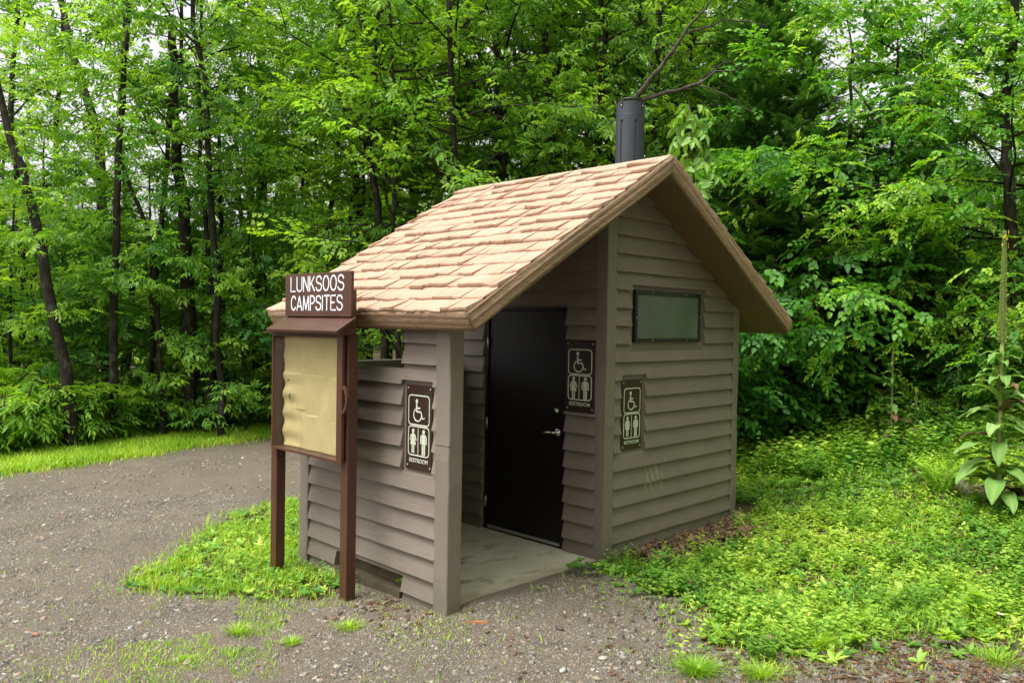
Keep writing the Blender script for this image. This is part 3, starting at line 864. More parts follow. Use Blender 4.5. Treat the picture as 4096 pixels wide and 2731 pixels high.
# ---- floor and slabs
p = MB(); p.box(-1.588, 0.019, .062, 1.838, -.25, 0.0)
hb(p, 'floor_slab', M['concrete'])
p = MB(); p.box(-1.715, -1.585, NU0+.01, NU1-.01, -.25, .004); p.box(-1.60, -1.56, NU0+.01, NU1-.01, .004, .10); hb(p, 'footing', mat_simple('dark_footing', (.07, .055, .028), .85, bump=(40, .004), var=.4))
p = MB(); p.box(2.203, 2.66, -.055, 1.70, -.2, .022); p.box(2.12, 2.197, -.055, -.003, -.2, -.006); hb(p, 'vault_slab', M['mossy'], bevel=.006)
p = MB()
for k in range(5): p.tube([(2.06+.018*k, -.010-.003*k, -.05+.01*math.sin(k*2)), (2.075+.018*k, -.03, .03+.01*math.sin(k*3))], .014, 5)
hb(p, 'rusty_lifting_pocket', mat_simple('rust', (.11, .045, .02), .9, bump=(60, .004), var=.4))

# ---- roof: core slab, fascias, shakes
nx = SL/math.hypot(1, SL); nz = 1/math.hypot(1, SL); FT = .125
sec = [(XL+.01, ZE-.012), (RX, RZ-.018), (XRR-.01, ZE-.012), (XRR-.01-nx*FT, ZE-.012-nz*FT), (RX, RZ-.018-FT/nz), (XL+.01+nx*FT, ZE-.012-nz*FT)]
p = MB()
for s in (0, 1):
    q = [sec[0], sec[1], sec[4], sec[5]] if s == 0 else [sec[1], sec[2], sec[3], sec[4]]
    p.prism([(x, YF0+.012, z) for x, z in q], [(x, YF1-.012, z) for x, z in q])
roof = hb(p, 'roof', M['soffit'])

def strip(p0, p1, down, out, nu, nv, rs, amp=.006, mat=None, name='fascia', rag=.006):
    """rough grained board face from p0 to p1, hanging along down, bulging along out"""
    p0, p1, down, out = map(lambda a: np.array(a, float), (p0, p1, down, out))
    L = np.linalg.norm(p1-p0); U = np.linspace(0, 1, nu+1); Vv = np.linspace(0, 1, nv+1)
    ph = rs.uniform(0, 6, 12)
    V = []
    for j, v in enumerate(Vv):
        for i, u in enumerate(U):
            s = u*L
            g = .5*math.sin(v*17+1.1*math.sin(s*2.1+ph[0])+ph[1])+.35*math.sin(v*31+1.6*math.sin(s*3.3+ph[2])+ph[3])+.3*math.sin(s*5+ph[4]+v*3)
            bul = math.sin(PI*v)**.5*.010
            d = amp*g+bul+rs.normal(0, .0009)
            w = p0+(p1-p0)*u+down*v
            if j == nv: w = w+down/np.linalg.norm(down)*rag*.7*(math.sin(s*2.3+ph[5])+.5*math.sin(s*6.1+ph[6]))*.6
            if j == 0: w = w-down/np.linalg.norm(down)*rag*(.4+.6*math.sin(s*9+ph[7])*math.sin(s*4.1))
            if j in (0, nv): d = min(d, .004)
            V.append(w+out*d)
    n = nu+1; f = [(j*n+i, j*n+i+1, (j+1)*n+i+1, (j+1)*n+i) for j in range(nv) for i in range(nu)]
    # a back face gives the board its thickness
    k = len(V); back = [p0-out*.014, p1-out*.014, p1+down-out*.014, p0+down-out*.014]
    V += back
    top = list(range(0, n)); bot = list(range(nv*n, nv*n+n)); lf = [j*n for j in range(nv+1)]; rt = [j*n+nu for j in range(nv+1)]
    f += [tuple(top[::-1]+[k, k+1]), tuple(bot+[k+2, k+3]), tuple(lf+[k+3, k]), tuple(rt[::-1]+[k+1, k+2]), (k+3, k+2, k+1, k)]
    m = MB(); m.add(V, f); return m
rs = np.random.default_rng(5)
dn_l = (nx*FT, 0, -nz*FT); dn_r = (-nx*FT, 0, -nz*FT)
hb(strip((XL, YF1-.012, ZE), (XL, YF0+.012, ZE), dn_l, (-nz, 0, -nx), 90, 14, rs, .004), 'fascia', M['fascia'], True, parent=roof)
hb(strip((XRR, YF0+.012, ZE), (XRR, YF1-.012, ZE), dn_r, (nz, 0, -nx), 60, 8, rs, .004), 'fascia', M['fascia'], True, parent=roof)
hb(strip((XL, YF0, ZE), (RX, YF0, RZ), (nx*FT*0+.0*1, 0, 0), (0, -1, 0), 2, 2, rs), 'fascia', M['fascia'], parent=roof) if False else None
# on the gable ends the board tapers in plan with the mitred corners
def gable_strip(x0, z0, x1, z1, y, outy, s0, s1):
    rs2 = np.random.default_rng(int(abs(x0)*100)+7); nu, nv = 110, 14; ph = rs2.uniform(0, 6, 12)
    L = math.hypot(x1-x0, z1-z0); V = []
    for j in range(nv+1):
        v = j/nv
        for i in range(nu+1):
            u = i/nu
            a = np.array([x0, z0])+np.array(s0)*v; b = np.array([x1, z1])+np.array(s1)*v
            w = a+(b-a)*u; s = u*L
            g = .5*math.sin(v*15+1.3*math.sin(s*2.1+ph[0])+ph[1])+.4*math.sin(v*29+1.9*math.sin(s*3.1+ph[2])+ph[3])+.35*math.sin(s*4+ph[4]+v*3)
            d = .0065*g+.010*math.sin(PI*v)**.5+rs2.normal(0, .0009)
            if j in (0, nv): d = min(d, .003)
            if j == nv: w = w+np.array([0, -.006*(math.sin(s*2.3+ph[5])+.5*math.sin(s*6.1+ph[6]))])
            V.append((w[0], y+outy*d, w[1]))
    n = nu+1; f = [(j*n+i, j*n+i+1, (j+1)*n+i+1, (j+1)*n+i) if outy < 0 else (j*n+i, (j+1)*n+i, (j+1)*n+i+1, j*n+i+1) for j in range(nv) for i in range(nu)]
    k = len(V); yb = y-outy*.014
    V += [(x0, yb, z0), (x1, yb, z1), (x1+s1[0], yb, z1+s1[1]), (x0+s0[0], yb, z0+s0[1])]
    f += [tuple(list(range(n-1, -1, -1))+[k, k+1]), tuple(list(range(nv*n, nv*n+n))+[k+2, k+3]), tuple([j*n for j in range(nv+1)]+[k+3, k]), tuple([j*n+nu for j in range(nv, -1, -1)]+[k+1, k+2]), (k+3, k+2, k+1, k)]
    m = MB(); m.add(V, f); return m
for y, oy in ((YF0, -1), (YF1, 1)):
    hb(gable_strip(XL, ZE, RX, RZ, y, oy, (nx*FT, -nz*FT), (0, -FT/nz)), 'fascia', M['fascia'], True, parent=roof)
    hb(gable_strip(RX, RZ, XRR, ZE, y, oy, (0, -FT/nz), (-nx*FT, -nz*FT)), 'fascia', M['fascia'], True, parent=roof)

def shakes(side):
    rs = np.random.default_rng(21+side)
    x_e = XL if side == 0 else XRR; sx = 1 if side == 0 else -1
    Ls = math.hypot(RX-XL, RZ-ZE) if side == 0 else math.hypot(XRR-RX, RZ-ZE)
    ux, uz = sx*nz, nx                     # up-slope direction (nz=cos, nx=sin)
    ox, oz = -sx*nx, nz                    # outward normal
    V = []; Q = []; T = []
    rows = 15; e = Ls/rows
    for r in range(rows):
        y = YF0-.002
        while y < YF1:
            w = rs.choice([rs.uniform(.07, .12), rs.uniform(.13, .22), rs.uniform(.18, .30)])
            y1 = min(y+w, YF1+.002)
            if YF1+.002-y1 < .05: y1 = YF1+.002
            s0 = r*e-(rs.uniform(0, .032) if r else -.0); s1 = (r+1)*e+.03
            if r == rows-1: s1 = Ls+.002
            th = rs.uniform(.016, .040); sk = rs.normal(0, .006); gap = .003
            tb = rs.uniform(0, 1)
            n = max(2, int((y1-y)/.03)); ys = np.linspace(y+gap, y1-gap*.0, n+1)
            k = len(V)
            tilt = rs.normal(0, .004)
            for j, yy in enumerate(ys):
                jj = rs.normal(0, .0035); t2 = th+tilt*(j/n-.5)*2+rs.normal(0, .001)
                for (s, d) in ((s0+jj+.004, -.018), (s0+jj, t2*.55), (s0+jj+.007, t2), ((s0+s1)/2, t2*.58+rs.normal(0, .0012)), (s1, .006)):
                    V.append((x_e+ux*s+ox*d, yy+(sk*(s-s0)/e if 0 < j < n else 0), ZE+uz*s+oz*d))
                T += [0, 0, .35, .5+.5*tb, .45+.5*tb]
            for j in range(n):
                a, b = k+j*5, k+(j+1)*5
                for c in range(4): Q.append((a+c, b+c, b+c+1, a+c+1) if side == 0 else (a+c, a+c+1, b+c+1, b+c))
            for base, flip in ((k, side == 0), (k+n*5, side == 1)):
                q = [(base, base+1, base+2, base+3), (base, base+3, base+4, base+4)]
                Q.append(q[0] if flip else q[0][::-1])
                tri = (base, base+3, base+4)
                Q.append((tri[0], tri[1], tri[2], -1) if flip else (tri[2], tri[1], tri[0], -1))
            y = y1
    F = [tuple(i for i in q if i >= 0) for q in Q]
    V = [(x-HX, y-HY, z) for x, y, z in V]
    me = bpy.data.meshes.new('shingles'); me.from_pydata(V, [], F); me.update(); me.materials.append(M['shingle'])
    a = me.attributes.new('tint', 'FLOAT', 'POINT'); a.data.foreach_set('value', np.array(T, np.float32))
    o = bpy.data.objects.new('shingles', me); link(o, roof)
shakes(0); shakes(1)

# ---- vent pipe
def vent():
    cx, cy, R = 1.510, .925, .149; n = 144
    levels = [(2.3, 0), (4.085, 0), (4.100, 0), (4.150, 2), (4.1535, 1), (4.157, 2), (4.275, 2), (4.282, 2), (4.282, 3), (4.10, 3)]
    V = []
    flutes = [math.radians(a) for a in (-150, -117, -84)]  # toward the viewer and round the pipe
    allf = [math.radians(a-7.4) for a in range(0, 360, 60)]
    for z, kind in levels:
        for k in range(n):
            t = 2*PI*k/n; r = R
            if kind == 0 and z < 4.099:
                for f in allf:
                    d = abs((t-f-math.radians(9)+PI) % (2*PI)-PI)
                    if d < math.radians(5.5): r = R-.012
            if kind == 1: r = R+.002
            if kind == 3: r = R-.012
            V.append((cx+r*math.cos(t), cy+r*math.sin(t), z))
    f = [(i*n+k, i*n+(k+1) % n, (i+1)*n+(k+1) % n, (i+1)*n+k) for i in range(len(levels)-1) for k in range(n)]
    m = MB(); m.add(V, f); vp = hb(m, 'vent_pipe', M['pipe'])
    m = MB(); rr = .141
    m.tube([(cx+rr*math.cos(t), cy+rr*math.sin(t), 4.312) for t in np.linspace(0, 2*PI, 49)], .0085, 8, caps=False)
    for k in range(30):
        t = 2*PI*k/30; m.tube([(cx+rr*.96*math.cos(t), cy+rr*.96*math.sin(t), 4.272), (cx+rr*.97*math.cos(t+.08), cy+rr*.97*math.sin(t+.08), 4.312)], .0016, 4)
    hb(m, 'screen_ring', M['pipe_black'], parent=vp)
    m = MB(); hb_ = m
    for a in range(0, 180, 15):
        c, s = math.cos(math.radians(a)), math.sin(math.radians(a)); off = -.13+.26*a/180
        h = math.sqrt(max(0, .137**2-off**2)); m.tube([(cx+off, cy-h, 4.308), (cx+off, cy+h, 4.308)], .0012, 4); m.tube([(cx-h, cy+off, 4.310), (cx+h, cy+off, 4.310)], .0012, 4)
    hb(m, 'insect_screen', M['pipe_black'], parent=vp)
    for a in (-180, -88, 2, 92):
        t = math.radians(a); c, s = math.cos(t), math.sin(t)
        m = MB(); w = .012
        tx, ty = -s*w, c*w
        P0 = [(cx+(R+.001)*c+tx, cy+(R+.001)*s+ty), (cx+(R+.001)*c-tx, cy+(R+.001)*s-ty), (cx+(R+.006)*c-tx, cy+(R+.006)*s-ty), (cx+(R+.006)*c+tx, cy+(R+.006)*s+ty)]
        m.prism([(x, y, 4.228) for x, y in P0], [(x, y, 4.305) for x, y in P0]); br = hb(m, 'bracket', M['pipe_black'], parent=vp)
        m = MB(); disc(m, (cx+(R+.006)*c, cy+(R+.006)*s, 4.245), (c, s, 0), .007, .005); hb(m, 'bolt', M['metal'], True, parent=vp)
vent()

# ================================================================== RESTROOM SIGNS
def text_mesh(body, size, extrude=.0008, bold=.0, spacing=1.0):
    cu = bpy.data.curves.new('lettering', 'FONT'); cu.body = body; cu.size = size; cu.extrude = extrude; cu.offset = bold
    cu.align_x = 'CENTER'; cu.align_y = 'CENTER'; cu.space_character = spacing; cu.resolution_u = 3
    o = bpy.data.objects.new('tmp', cu); COL.objects.link(o)
    dg = bpy.context.evaluated_depsgraph_get(); me = bpy.data.meshes.new_from_object(o.evaluated_get(dg))
    bpy.data.objects.remove(o); bpy.data.curves.remove(cu)
    me.name = 'lettering'
    return me

NRM = np.array([0, 0, 1.])
def stroke(mb, pts, r, closed=False):
    pts = [np.array((p[0], p[1], .0016)) for p in pts]
    if closed: pts = pts+[pts[0], pts[1]]
    mb.tube(pts, r, 8, flat=(NRM, .25))
def rrect(w, h, r, cx, cy, n=6):
    o = []
    for qx, qy, a0 in ((1, 1, 0), (-1, 1, 90), (-1, -1, 180), (1, -1, 270)):
        for k in range(n+1):
            a = math.radians(a0+90*k/n); o.append((cx+qx*(w/2-r)+r*math.cos(a), cy+qy*(h/2-r)+r*math.sin(a)))
    return o
def flat_poly(mb, pts, t=.0022):
    mb.prism([(x, y, t) for x, y in pts], [(x, y, .0) for x, y in pts])
def circle(cx, cy, rx, ry=None, n=20): return [(cx+rx*math.cos(2*PI*k/n), cy+(ry or rx)*math.sin(2*PI*k/n)) for k in range(n)]

def restroom_sign(loc, rot, w, h, label):
    """local frame: x right, y up, z out of the wall; origin at the centre of the plate"""
    e = bpy.data.objects.new('restroom_sign', None); e.empty_display_size = .1; link(e)
    e.matrix_world = Matrix.Translation(loc) @ rot
    tag(e, label, 'sign', 'brown restroom signs screwed to the hut')
    m = MB(); m.box(-w/2, w/2, -h/2, h/2, -.006, 0.0); m.build('panel', M['sign_brown'], e, bevel=.0015)
    k = w/.29
    up = h*.203; lo = -h*.160
    for cy, hh in ((up, h*.345), (lo, h*.340)):
        m = MB(); stroke(m, rrect(w*.80, hh, .028*k, 0, cy), .0047*k, True); m.build('border_line', M['sign_white'], e, True)
    # seated figure in a wheelchair
    m = MB(); s = .105*k; ox, oy = -.006*k, up-.002
    Pm = lambda x, y: (ox+x*s, oy+y*s)
    flat_poly(m, circle(*Pm(-.17, .62), .125*s, .15*s), .0024)
    stroke(m, [Pm(-.19, .44), Pm(-.17, -.08)], .075*s)
    stroke(m, [Pm(-.17, -.08), Pm(.26, -.08), Pm(.45, -.55), Pm(.66, -.46)], .062*s)
    stroke(m, [Pm(-.13, .16), Pm(.20, .16)], .055*s)
    stroke(m, [Pm(-.32+0.0, .10)]+[Pm(-.08+.42*math.cos(math.radians(a)), -.30+.42*math.sin(math.radians(a))) for a in range(130, 352, 12)], .05*s)
    m.build('wheelchair_symbol', M['sign_white'], e)
    # woman, bar, man
    def person(cx, woman):
        q = .106*k; X = lambda x, y: (cx+x*q, lo+.004+y*q)
        m = MB(); flat_poly(m, circle(*X(0, .62), .13*q, .155*q))
        if woman:
            flat_poly(m, [X(-.17, .42), X(-.11, .455), X(.11, .455), X(.17, .42), X(.14, .20), X(.30, -.30), X(-.30, -.30), X(-.14, .20)])
            for sx in (-1, 1):
                stroke(m, [X(sx*.20, .36), X(sx*.33, -.02)], .055*q)
                flat_poly(m, [X(sx*.035, -.31), X(sx*.035, -.86), X(sx*.14, -.86), X(sx*.14, -.31)] if sx > 0 else [X(-.14, -.31), X(-.14, -.86), X(-.035, -.86), X(-.035, -.31)])
        else:
            flat_poly(m, [X(-.17, .44), X(.17, .44), X(.17, -.22), X(-.17, -.22)])
            for sx in (-1, 1):
                stroke(m, [X(sx*.27, .34), X(sx*.28, -.18)], .06*q)
                stroke(m, [X(sx*.15, .40), X(sx*.25, .37)], .05*q)
                x0, x1 = sorted((sx*.025, sx*.165)); flat_poly(m, [X(x0, -.23), X(x0, -.92), X(x1, -.92), X(x1, -.23)])
        m.build('woman_symbol' if woman else 'man_symbol', M['sign_white'], e)
    person(-.062*k, True); person(.056*k, False)
    m = MB(); flat_poly(m, [(-.008*k, lo-.10*k), (-.003*k, lo-.10*k), (-.003*k, lo+.092*k), (-.008*k, lo+.092*k)]); m.build('dividing_bar', M['sign_white'], e)
    me = text_mesh('RESTROOM', .0405*k, .0008, .00035, 1.0); me.materials.clear(); me.materials.append(M['sign_white'])
    o = bpy.data.objects.new('lettering', me); link(o, e); o.location = (0, -h*.392, .001)
    m = MB()
    for i in range(12): disc(m, (-.03*k+.0055*i, -h*.42-.004*(i % 2), 0), (0, 0.0001, 1), .0013, .0008, 6)
    m.build('braille_dots', M['sign_brown'], e)
    for sx in (-1, 1):
        for y in (h*.458, h*.010, -h*.455):
            m = MB()
            c = np.array([sx*w*.43, y, 0.]); n = 12; r = .0062*k
            vs = []
            for rr, hh in ((r, 0), (r*.85, .0025), (r*.45, .004)): vs += [(c[0]+rr*math.cos(2*PI*i/n), c[1]+rr*math.sin(2*PI*i/n), hh) for i in range(n)]
            f = [(a*n+i, a*n+(i+1) % n, (a+1)*n+(i+1) % n, (a+1)*n+i) for a in range(2) for i in range(n)]+[tuple(2*n+i for i in range(n))]
            m.add(vs, f); m.build('screw', M['metal'] if abs(y) > .1*h else M['sign_brown'], e, True)
    return e
def frame_rot(right, out):
    right = Vector(right); out = Vector(out); up = Vector((0, 0, 1))
    return Matrix((( right.x, up.x, out.x, 0), (right.y, up.y, out.y, 0), (right.z, up.z, out.z, 0), (0, 0, 0, 1)))
restroom_sign((-1.690, .363, 1.222), frame_rot((0, -1, 0), (-1, 0, 0)), .293, .612, 'brown restroom sign on the open side screen wall, right beside the notice board')
restroom_sign((.405, .026, 1.203), frame_rot((1, 0, 0), (0, -1, 0)), .292, .612, 'brown restroom sign on the gable wall, below and left of the window')
restroom_sign((.002, .286, 1.536), frame_rot((0, -1, 0), (-1, 0, 0)), .322, .612, 'brown restroom sign in the dark entrance, right of the door')

# ================================================================== NOTICE BOARD
kphi = .010
kx, ky = -2.0292, .7516
KR = math.atan2(-math.cos(kphi), math.sin(kphi))
kio = empty('notice_board', (kx, ky, -.03), KR)
tag(kio, 'brown two-post notice board case with empty pinboard and campsite name header', 'notice board')
def kb(mb, name, mat, parent=None, smooth=False, bevel=0):
    mb.v = [(u, -nn, z+.03) for (u, nn, z) in mb.v]     # (u, n, z) -> local x, y, z
    mb.f = [tuple(reversed(f)) for f in mb.f]
    return mb.build(name, mat, parent or kio, smooth, bevel)
for u0, u1, zt in ((-.088, 0, 1.885), (-1.087, -.9986, 1.86)):
    m = MB(); m.box(u0, u1, -.082, 0.0, -.35, zt); kb(m, 'post', M['kiosk'], bevel=.004)
CU0, CU1, CZ0, CZ1, NF = -1.022, -.0225, .953, 1.872, .040
case = MB()
case.box(CU0, CU0+.018, -.100, NF-.002, CZ0, CZ1)
case.box(CU0+.018, CU1-.072, -.100, NF, CZ0-.004, CZ0+.016)
case.box(CU0+.018, CU1-.072, -.100, NF-.001, CZ1-.02, CZ1+.004)
case.box(CU1-.092, CU1-.072, -.100, NF-.026, CZ0+.016, CZ1-.02)
case.box(CU0+.018, CU1-.092, -.100, -.088, CZ0+.016, CZ1-.02)
kb(case, 'case', M['kiosk'], bevel=.002)
dr = MB(); dr.box(CU1-.070, CU1, NF-.024, NF, CZ0-.006, CZ1+.012)
ds = kb(dr, 'door_stile', M['kiosk'], bevel=.002)
m = MB(); m.box(CU0+.02, CU1-.0695, NF-.012, NF-.008, CZ0+.017, CZ1-.021); kb(m, 'glass_pane', M['glass'])
m = MB(); m.tube([(CU0+.0195, -.03, CZ1-.10), (CU0+.024, -.03, CZ1-.10)], .004, 8); kb(m, 'latch_pin', M['metal'])
# handle: a flat D-shaped loop proud of the stile
m = MB(); hn = 14
pts = []
for i in range(hn+1):
    a = -PI/2+PI*i/hn; pts.append((CU1-.002+.060*math.cos(a), 1.412+.092*math.sin(a)))
pts = [(CU1-.030, 1.412-.125), (CU1-.004, 1.412-.120)]+pts+[(CU1-.004, 1.412+.120), (CU1-.030, 1.412+.125)]
for (a, b), (c, d) in zip(pts[:-1], pts[1:]):
    dx, dz = c-a, d-b; L = math.hypot(dx, dz) or 1; nx_, nz_ = -dz/L*.0085, dx/L*.0085
    a2, b2, c2, d2 = a-dx/L*.002, b-dz/L*.002, c+dx/L*.002, d+dz/L*.002
m = MB()
def ribbon(mb, pts, w, n0, n1):
    L, R = [], []
    for i, p_ in enumerate(pts):
        a = np.array(pts[max(i-1, 0)]); b = np.array(pts[min(i+1, len(pts)-1)]); d = b-a; d = d/(np.linalg.norm(d)+1e-9); q = np.array([-d[1], d[0]])*w
        L.append(np.array(p_)+q); R.append(np.array(p_)-q)
    V = []
    for l, r in zip(L, R): V += [(l[0], n1, l[1]), (r[0], n1, r[1]), (r[0], n0, r[1]), (l[0], n0, l[1])]
    k = len(pts); f = [(i*4+j, i*4+(j+1) % 4, (i+1)*4+(j+1) % 4, (i+1)*4+j) for i in range(k-1) for j in range(4)]+[(3, 2, 1, 0), tuple((k-1)*4+j for j in range(4))]
    mb.add(V, f)
ribbon(m, pts, .0105, NF-.020, NF+.004)
kb(m, 'handle', M['kiosk'], parent=ds, bevel=.0012)
# pinboard: nine soft sheets, waved by damp
def sheet(u0, u1, z0, z1, seed, wave, lift, left_wavy=False):
    rs = np.random.default_rng(seed); nu, nv = 26, 30; ph = rs.uniform(0, 6, 8); V = []
    for j in range(nv+1):
        v = j/nv
        for i in range(nu+1):
            u = i/nu; z = z0+(z1-z0)*v
            uu = u0+(u1-u0)*u
            n_ = wave*(.55*math.sin(z*26+ph[0]+2*u)*(1.1-u*.6)+.5*math.sin(uu*21+ph[1]+1.3*math.sin(z*8))+.25*math.sin(uu*50+z*14+ph[2]))
            edge = max(0, 1-4*min(u, 1-u))*.3+max(0, 1-5*min(v, 1-v))*.4
            n_ += lift+edge*.006*math.sin(ph[3]+9*u+7*v)
            if left_wavy and u < .35: uu += .012*math.sin(z*40+ph[4])*(1-u/.35); 
            zz = z+(.004*math.sin(uu*30+ph[5]) if j in (0, nv) else 0)
            V.append((uu, n_, zz))
    n = nu+1; f = [(j*n+i, j*n+i+1, (j+1)*n+i+1, (j+1)*n+i) for j in range(nv) for i in range(nu)]
    f = [tuple(reversed(q)) for q in f]
    m = MB(); m.add(V, f); o = kb(m, 'pinboard_sheet', M['board'], smooth=True)
    so = o.modifiers.new('thick', 'SOLIDIFY'); so.thickness = .003; so.offset = 0
    return o
U0, U1 = CU0+.10, CU1-.093
cu = [U0-.06, U0+.27, U0+.585, U1]
def pinboard():
    nu, nv = 120, 130; z0, z1 = CZ0+.018, CZ1-.022; V = []
    for j_ in range(nv+1):
        z = z0+(z1-z0)*j_/nv
        for i_ in range(nu+1):
            u = cu[0]+(cu[3]-cu[0])*i_/nu
            col = 0 if u < cu[1] else (1 if u < cu[2] else 2)
            top = 1.558-.012*(u-cu[0]); mid = (1.270, 1.238, 1.214)[col]
            row_ = 2 if z > top else (1 if z > mid else 0)
            lw = max(0, 1-(u-cu[0])/.36)
            w_ = (.009 if row_ < 2 else .0035)*lw*math.sin(z*42+.6*math.sin(u*9))+.0055*math.sin(u*19+1.4*math.sin(z*7)+row_)
            w_ += .002*math.sin(u*43+z*11)
            step = ((0, .004, .0015), (.005, .001, .004), (-.002, -.0016, -.002))[row_][col]
            uu = u+(.006*math.sin(z*40+.4)*max(0, 1-(u-cu[0])/.05) if row_ < 2 else 0)
            V.append((uu, -.056+w_+step, z))
    n = nu+1; f = [((j_+1)*n+i_, (j_+1)*n+i_+1, j_*n+i_+1, j_*n+i_) for j_ in range(nv) for i_ in range(nu)]
    m = MB(); m.add(V, f); o = kb(m, 'pinboard', M['board'], smooth=True)
    so = o.modifiers.new('thick', 'SOLIDIFY'); so.thickness = .003; so.offset = 0
pinboard()
m = MB(); m.tube([(cu[0]+.10, -.034, 1.50), (cu[0]+.103, -.022, 1.50)], .006, 8); kb(m, 'push_pin', mat_simple('blue_pin', (.02, .05, .35), .4))
m = MB()
for k in range(6): m.tube([(cu[0]+.115+.006*math.sin(k*2.1), -.035, 1.345+.008*k), (cu[0]+.120+.012*math.sin(k*1.3+1), -.028, 1.352+.008*k)], .004, 5)
kb(m, 'torn_scrap', mat_simple('torn_scrap', (.03, .055, .03), .8))
# sloping roof board with its screws, support, name board
A0, A1 = -.879, .0816
m = MB()
m.prism([(A0, .0, 2.007), (A1, .0, 2.007), (A1-.003, .158, 1.906), (A0-.03, .158, 1.906)], [(A0, 0, 1.987), (A1, 0, 1.987), (A1-.003, .150, 1.886), (A0-.03, .150, 1.886)])
aw = kb(m, 'rain_board', M['kiosk'], bevel=.002)
def onaw(u, f): return (u, .158*f, 2.007-.101*f+.001)
for u, f in ((A0+.02, .42), (A0+.0, .70), (A1-.07, .35), (A1-.08, .68)):
    m = MB(); m.tube([onaw(u, f), tuple(np.array(onaw(u, f))+np.array([0, .001, .002]))], .0045, 8); kb(m, 'screw', M['pipe_black'], parent=aw)
m = MB(); m.box(CU0+.0, A1-.02, .0, .125, 1.8775, 1.8850); m.box(A0+.04, .045, -.03, -.001, 1.8855, 2.20)
m.prism([(A1-.045, 0, 1.986), (A1-.045, .145, 1.886), (A1-.045, 0.001, 1.8855)], [(A1-.025, 0, 1.986), (A1-.025, .145, 1.886), (A1-.025, .001, 1.8855)])
kb(m, 'rain_board_support', M['kiosk'])
m = MB(); m.box(-.850, .0552, .0, .022, 2.0085, 2.335); nbd = kb(m, 'name_board', M['kiosk'], bevel=.0015)

# routed letters: single-stroke shapes with rounded ends
def arc(cx, cy, rx, ry, a0, a1, n=12): return [(cx+rx*math.cos(math.radians(a0+(a1-a0)*k/n)), cy+ry*math.sin(math.radians(a0+(a1-a0)*k/n))) for k in range(n+1)]
w = .5
GL = {
 'L': (.46, [[(0, 1), (0, 0), (.44, 0)]]),
 'U': (.50, [[(0, 1)]+arc(.25, .25, .25, .25, 180, 360)+[(.5, 1)]]),
 'N': (.46, [[(0, 0), (0, 1)], [(0, 1), (.46, 0)], [(.46, 0), (.46, 1)]]),
 'K': (.46, [[(0, 0), (0, 1)], [(.42, 1), (.03, .42)], [(.13, .58), (.46, 0)]]),
 'S': (.50, [arc(.25, .765, .235, .235, 8, 180)+arc(.25, .765, .235, .25, 180, 262)[1:]+arc(.27, .25, .235, .26, 82, 0)[1:]+arc(.25, .25, .25, .25, 0, -172)[1:]]),
 'O': (.52, [arc(.26, .5, .26, .5, 90, 450, 28)]),
 'C': (.46, [arc(.26, .5, .26, .5, 38, 322, 22)]),
 'A': (.52, [[(0, 0), (.26, 1)], [(.26, 1), (.52, 0)], [(.11, .27), (.41, .27)]]),
 'M': (.60, [[(0, 0), (0.06, 1)], [(.06, 1), (.30, .02)], [(.30, .02), (.54, 1)], [(.54, 1), (.60, 0)]]),
 'P': (.42, [[(0, 0), (0, 1)], [(0, 1), (.2, 1)]+arc(.2, .735, .22, .265, 90, -90)+[(0, .47)]]),
 'I': (.02, [[(0, 0), (0, 1)]]),
 'T': (.50, [[(0, 1), (.5, 1)], [(.25, 1), (.25, 0)]]),
 'E': (.44, [[(.44, 1), (0, 1), (0, 0), (.46, 0)], [(0, .52), (.34, .52)]]),
}
def routed(word, uc, zb, hgt, width):
    gap = .165; tot = sum(GL[c][0] for c in word)+gap*(len(word)-1)
    s = width/tot; u = uc-width/2
    m = MB()
    ax = np.array([0, 1., 0])
    for c in word:
        wd, strokes = GL[c]
        for st in strokes:
            pts = [np.array((u+x*s, .0225, zb+y*hgt)) for x, y in st]
            m.tube(pts, .0064, 8, flat=(ax, .22))
            for e_ in (pts[0], pts[-1]):
                d = 8; vs = [e_+np.array([0.0062*math.cos(2*PI*k/d), 0.0006, .0062*math.sin(2*PI*k/d)]) for k in range(d)]+[e_+np.array([.0058*math.cos(2*PI*k/d), .0013, .0058*math.sin(2*PI*k/d)]) for k in range(d)]
                m.add(vs, [(k, (k+1) % d, (k+1) % d+d, k+d) for k in range(d)]+[tuple(d+k for k in range(d))])
        u += (wd+gap)*s
    kb(m, 'lettering', M['routed_white'], parent=nbd, smooth=False)
routed('LUNKSOOS', -.404, 2.200, .108, .725)
routed('CAMPSITES', -.408, 2.056, .106, .700)

# ================================================================== GROUND
def axis(lo, hi, step, ext, n):
    a = np.arange(lo, hi+1e-6, step); g = np.geomspace(step*1.5, ext, n)
    return np.concatenate([(lo-g)[::-1], a, hi+g])
gx = axis(-6, 7, .07, 70, 34); gy = axis(-5, 11, .07, 70, 34)
X, Y = np.meshgrid(gx, gy, indexing='ij'); Z = H(X, Y)
near = (np.abs(X) < 9) & (np.abs(Y) < 12)
Z = Z+np.where(near, .006*wob(X, Y, 5)+.004*wob(X, Y, 13, 3), 0)
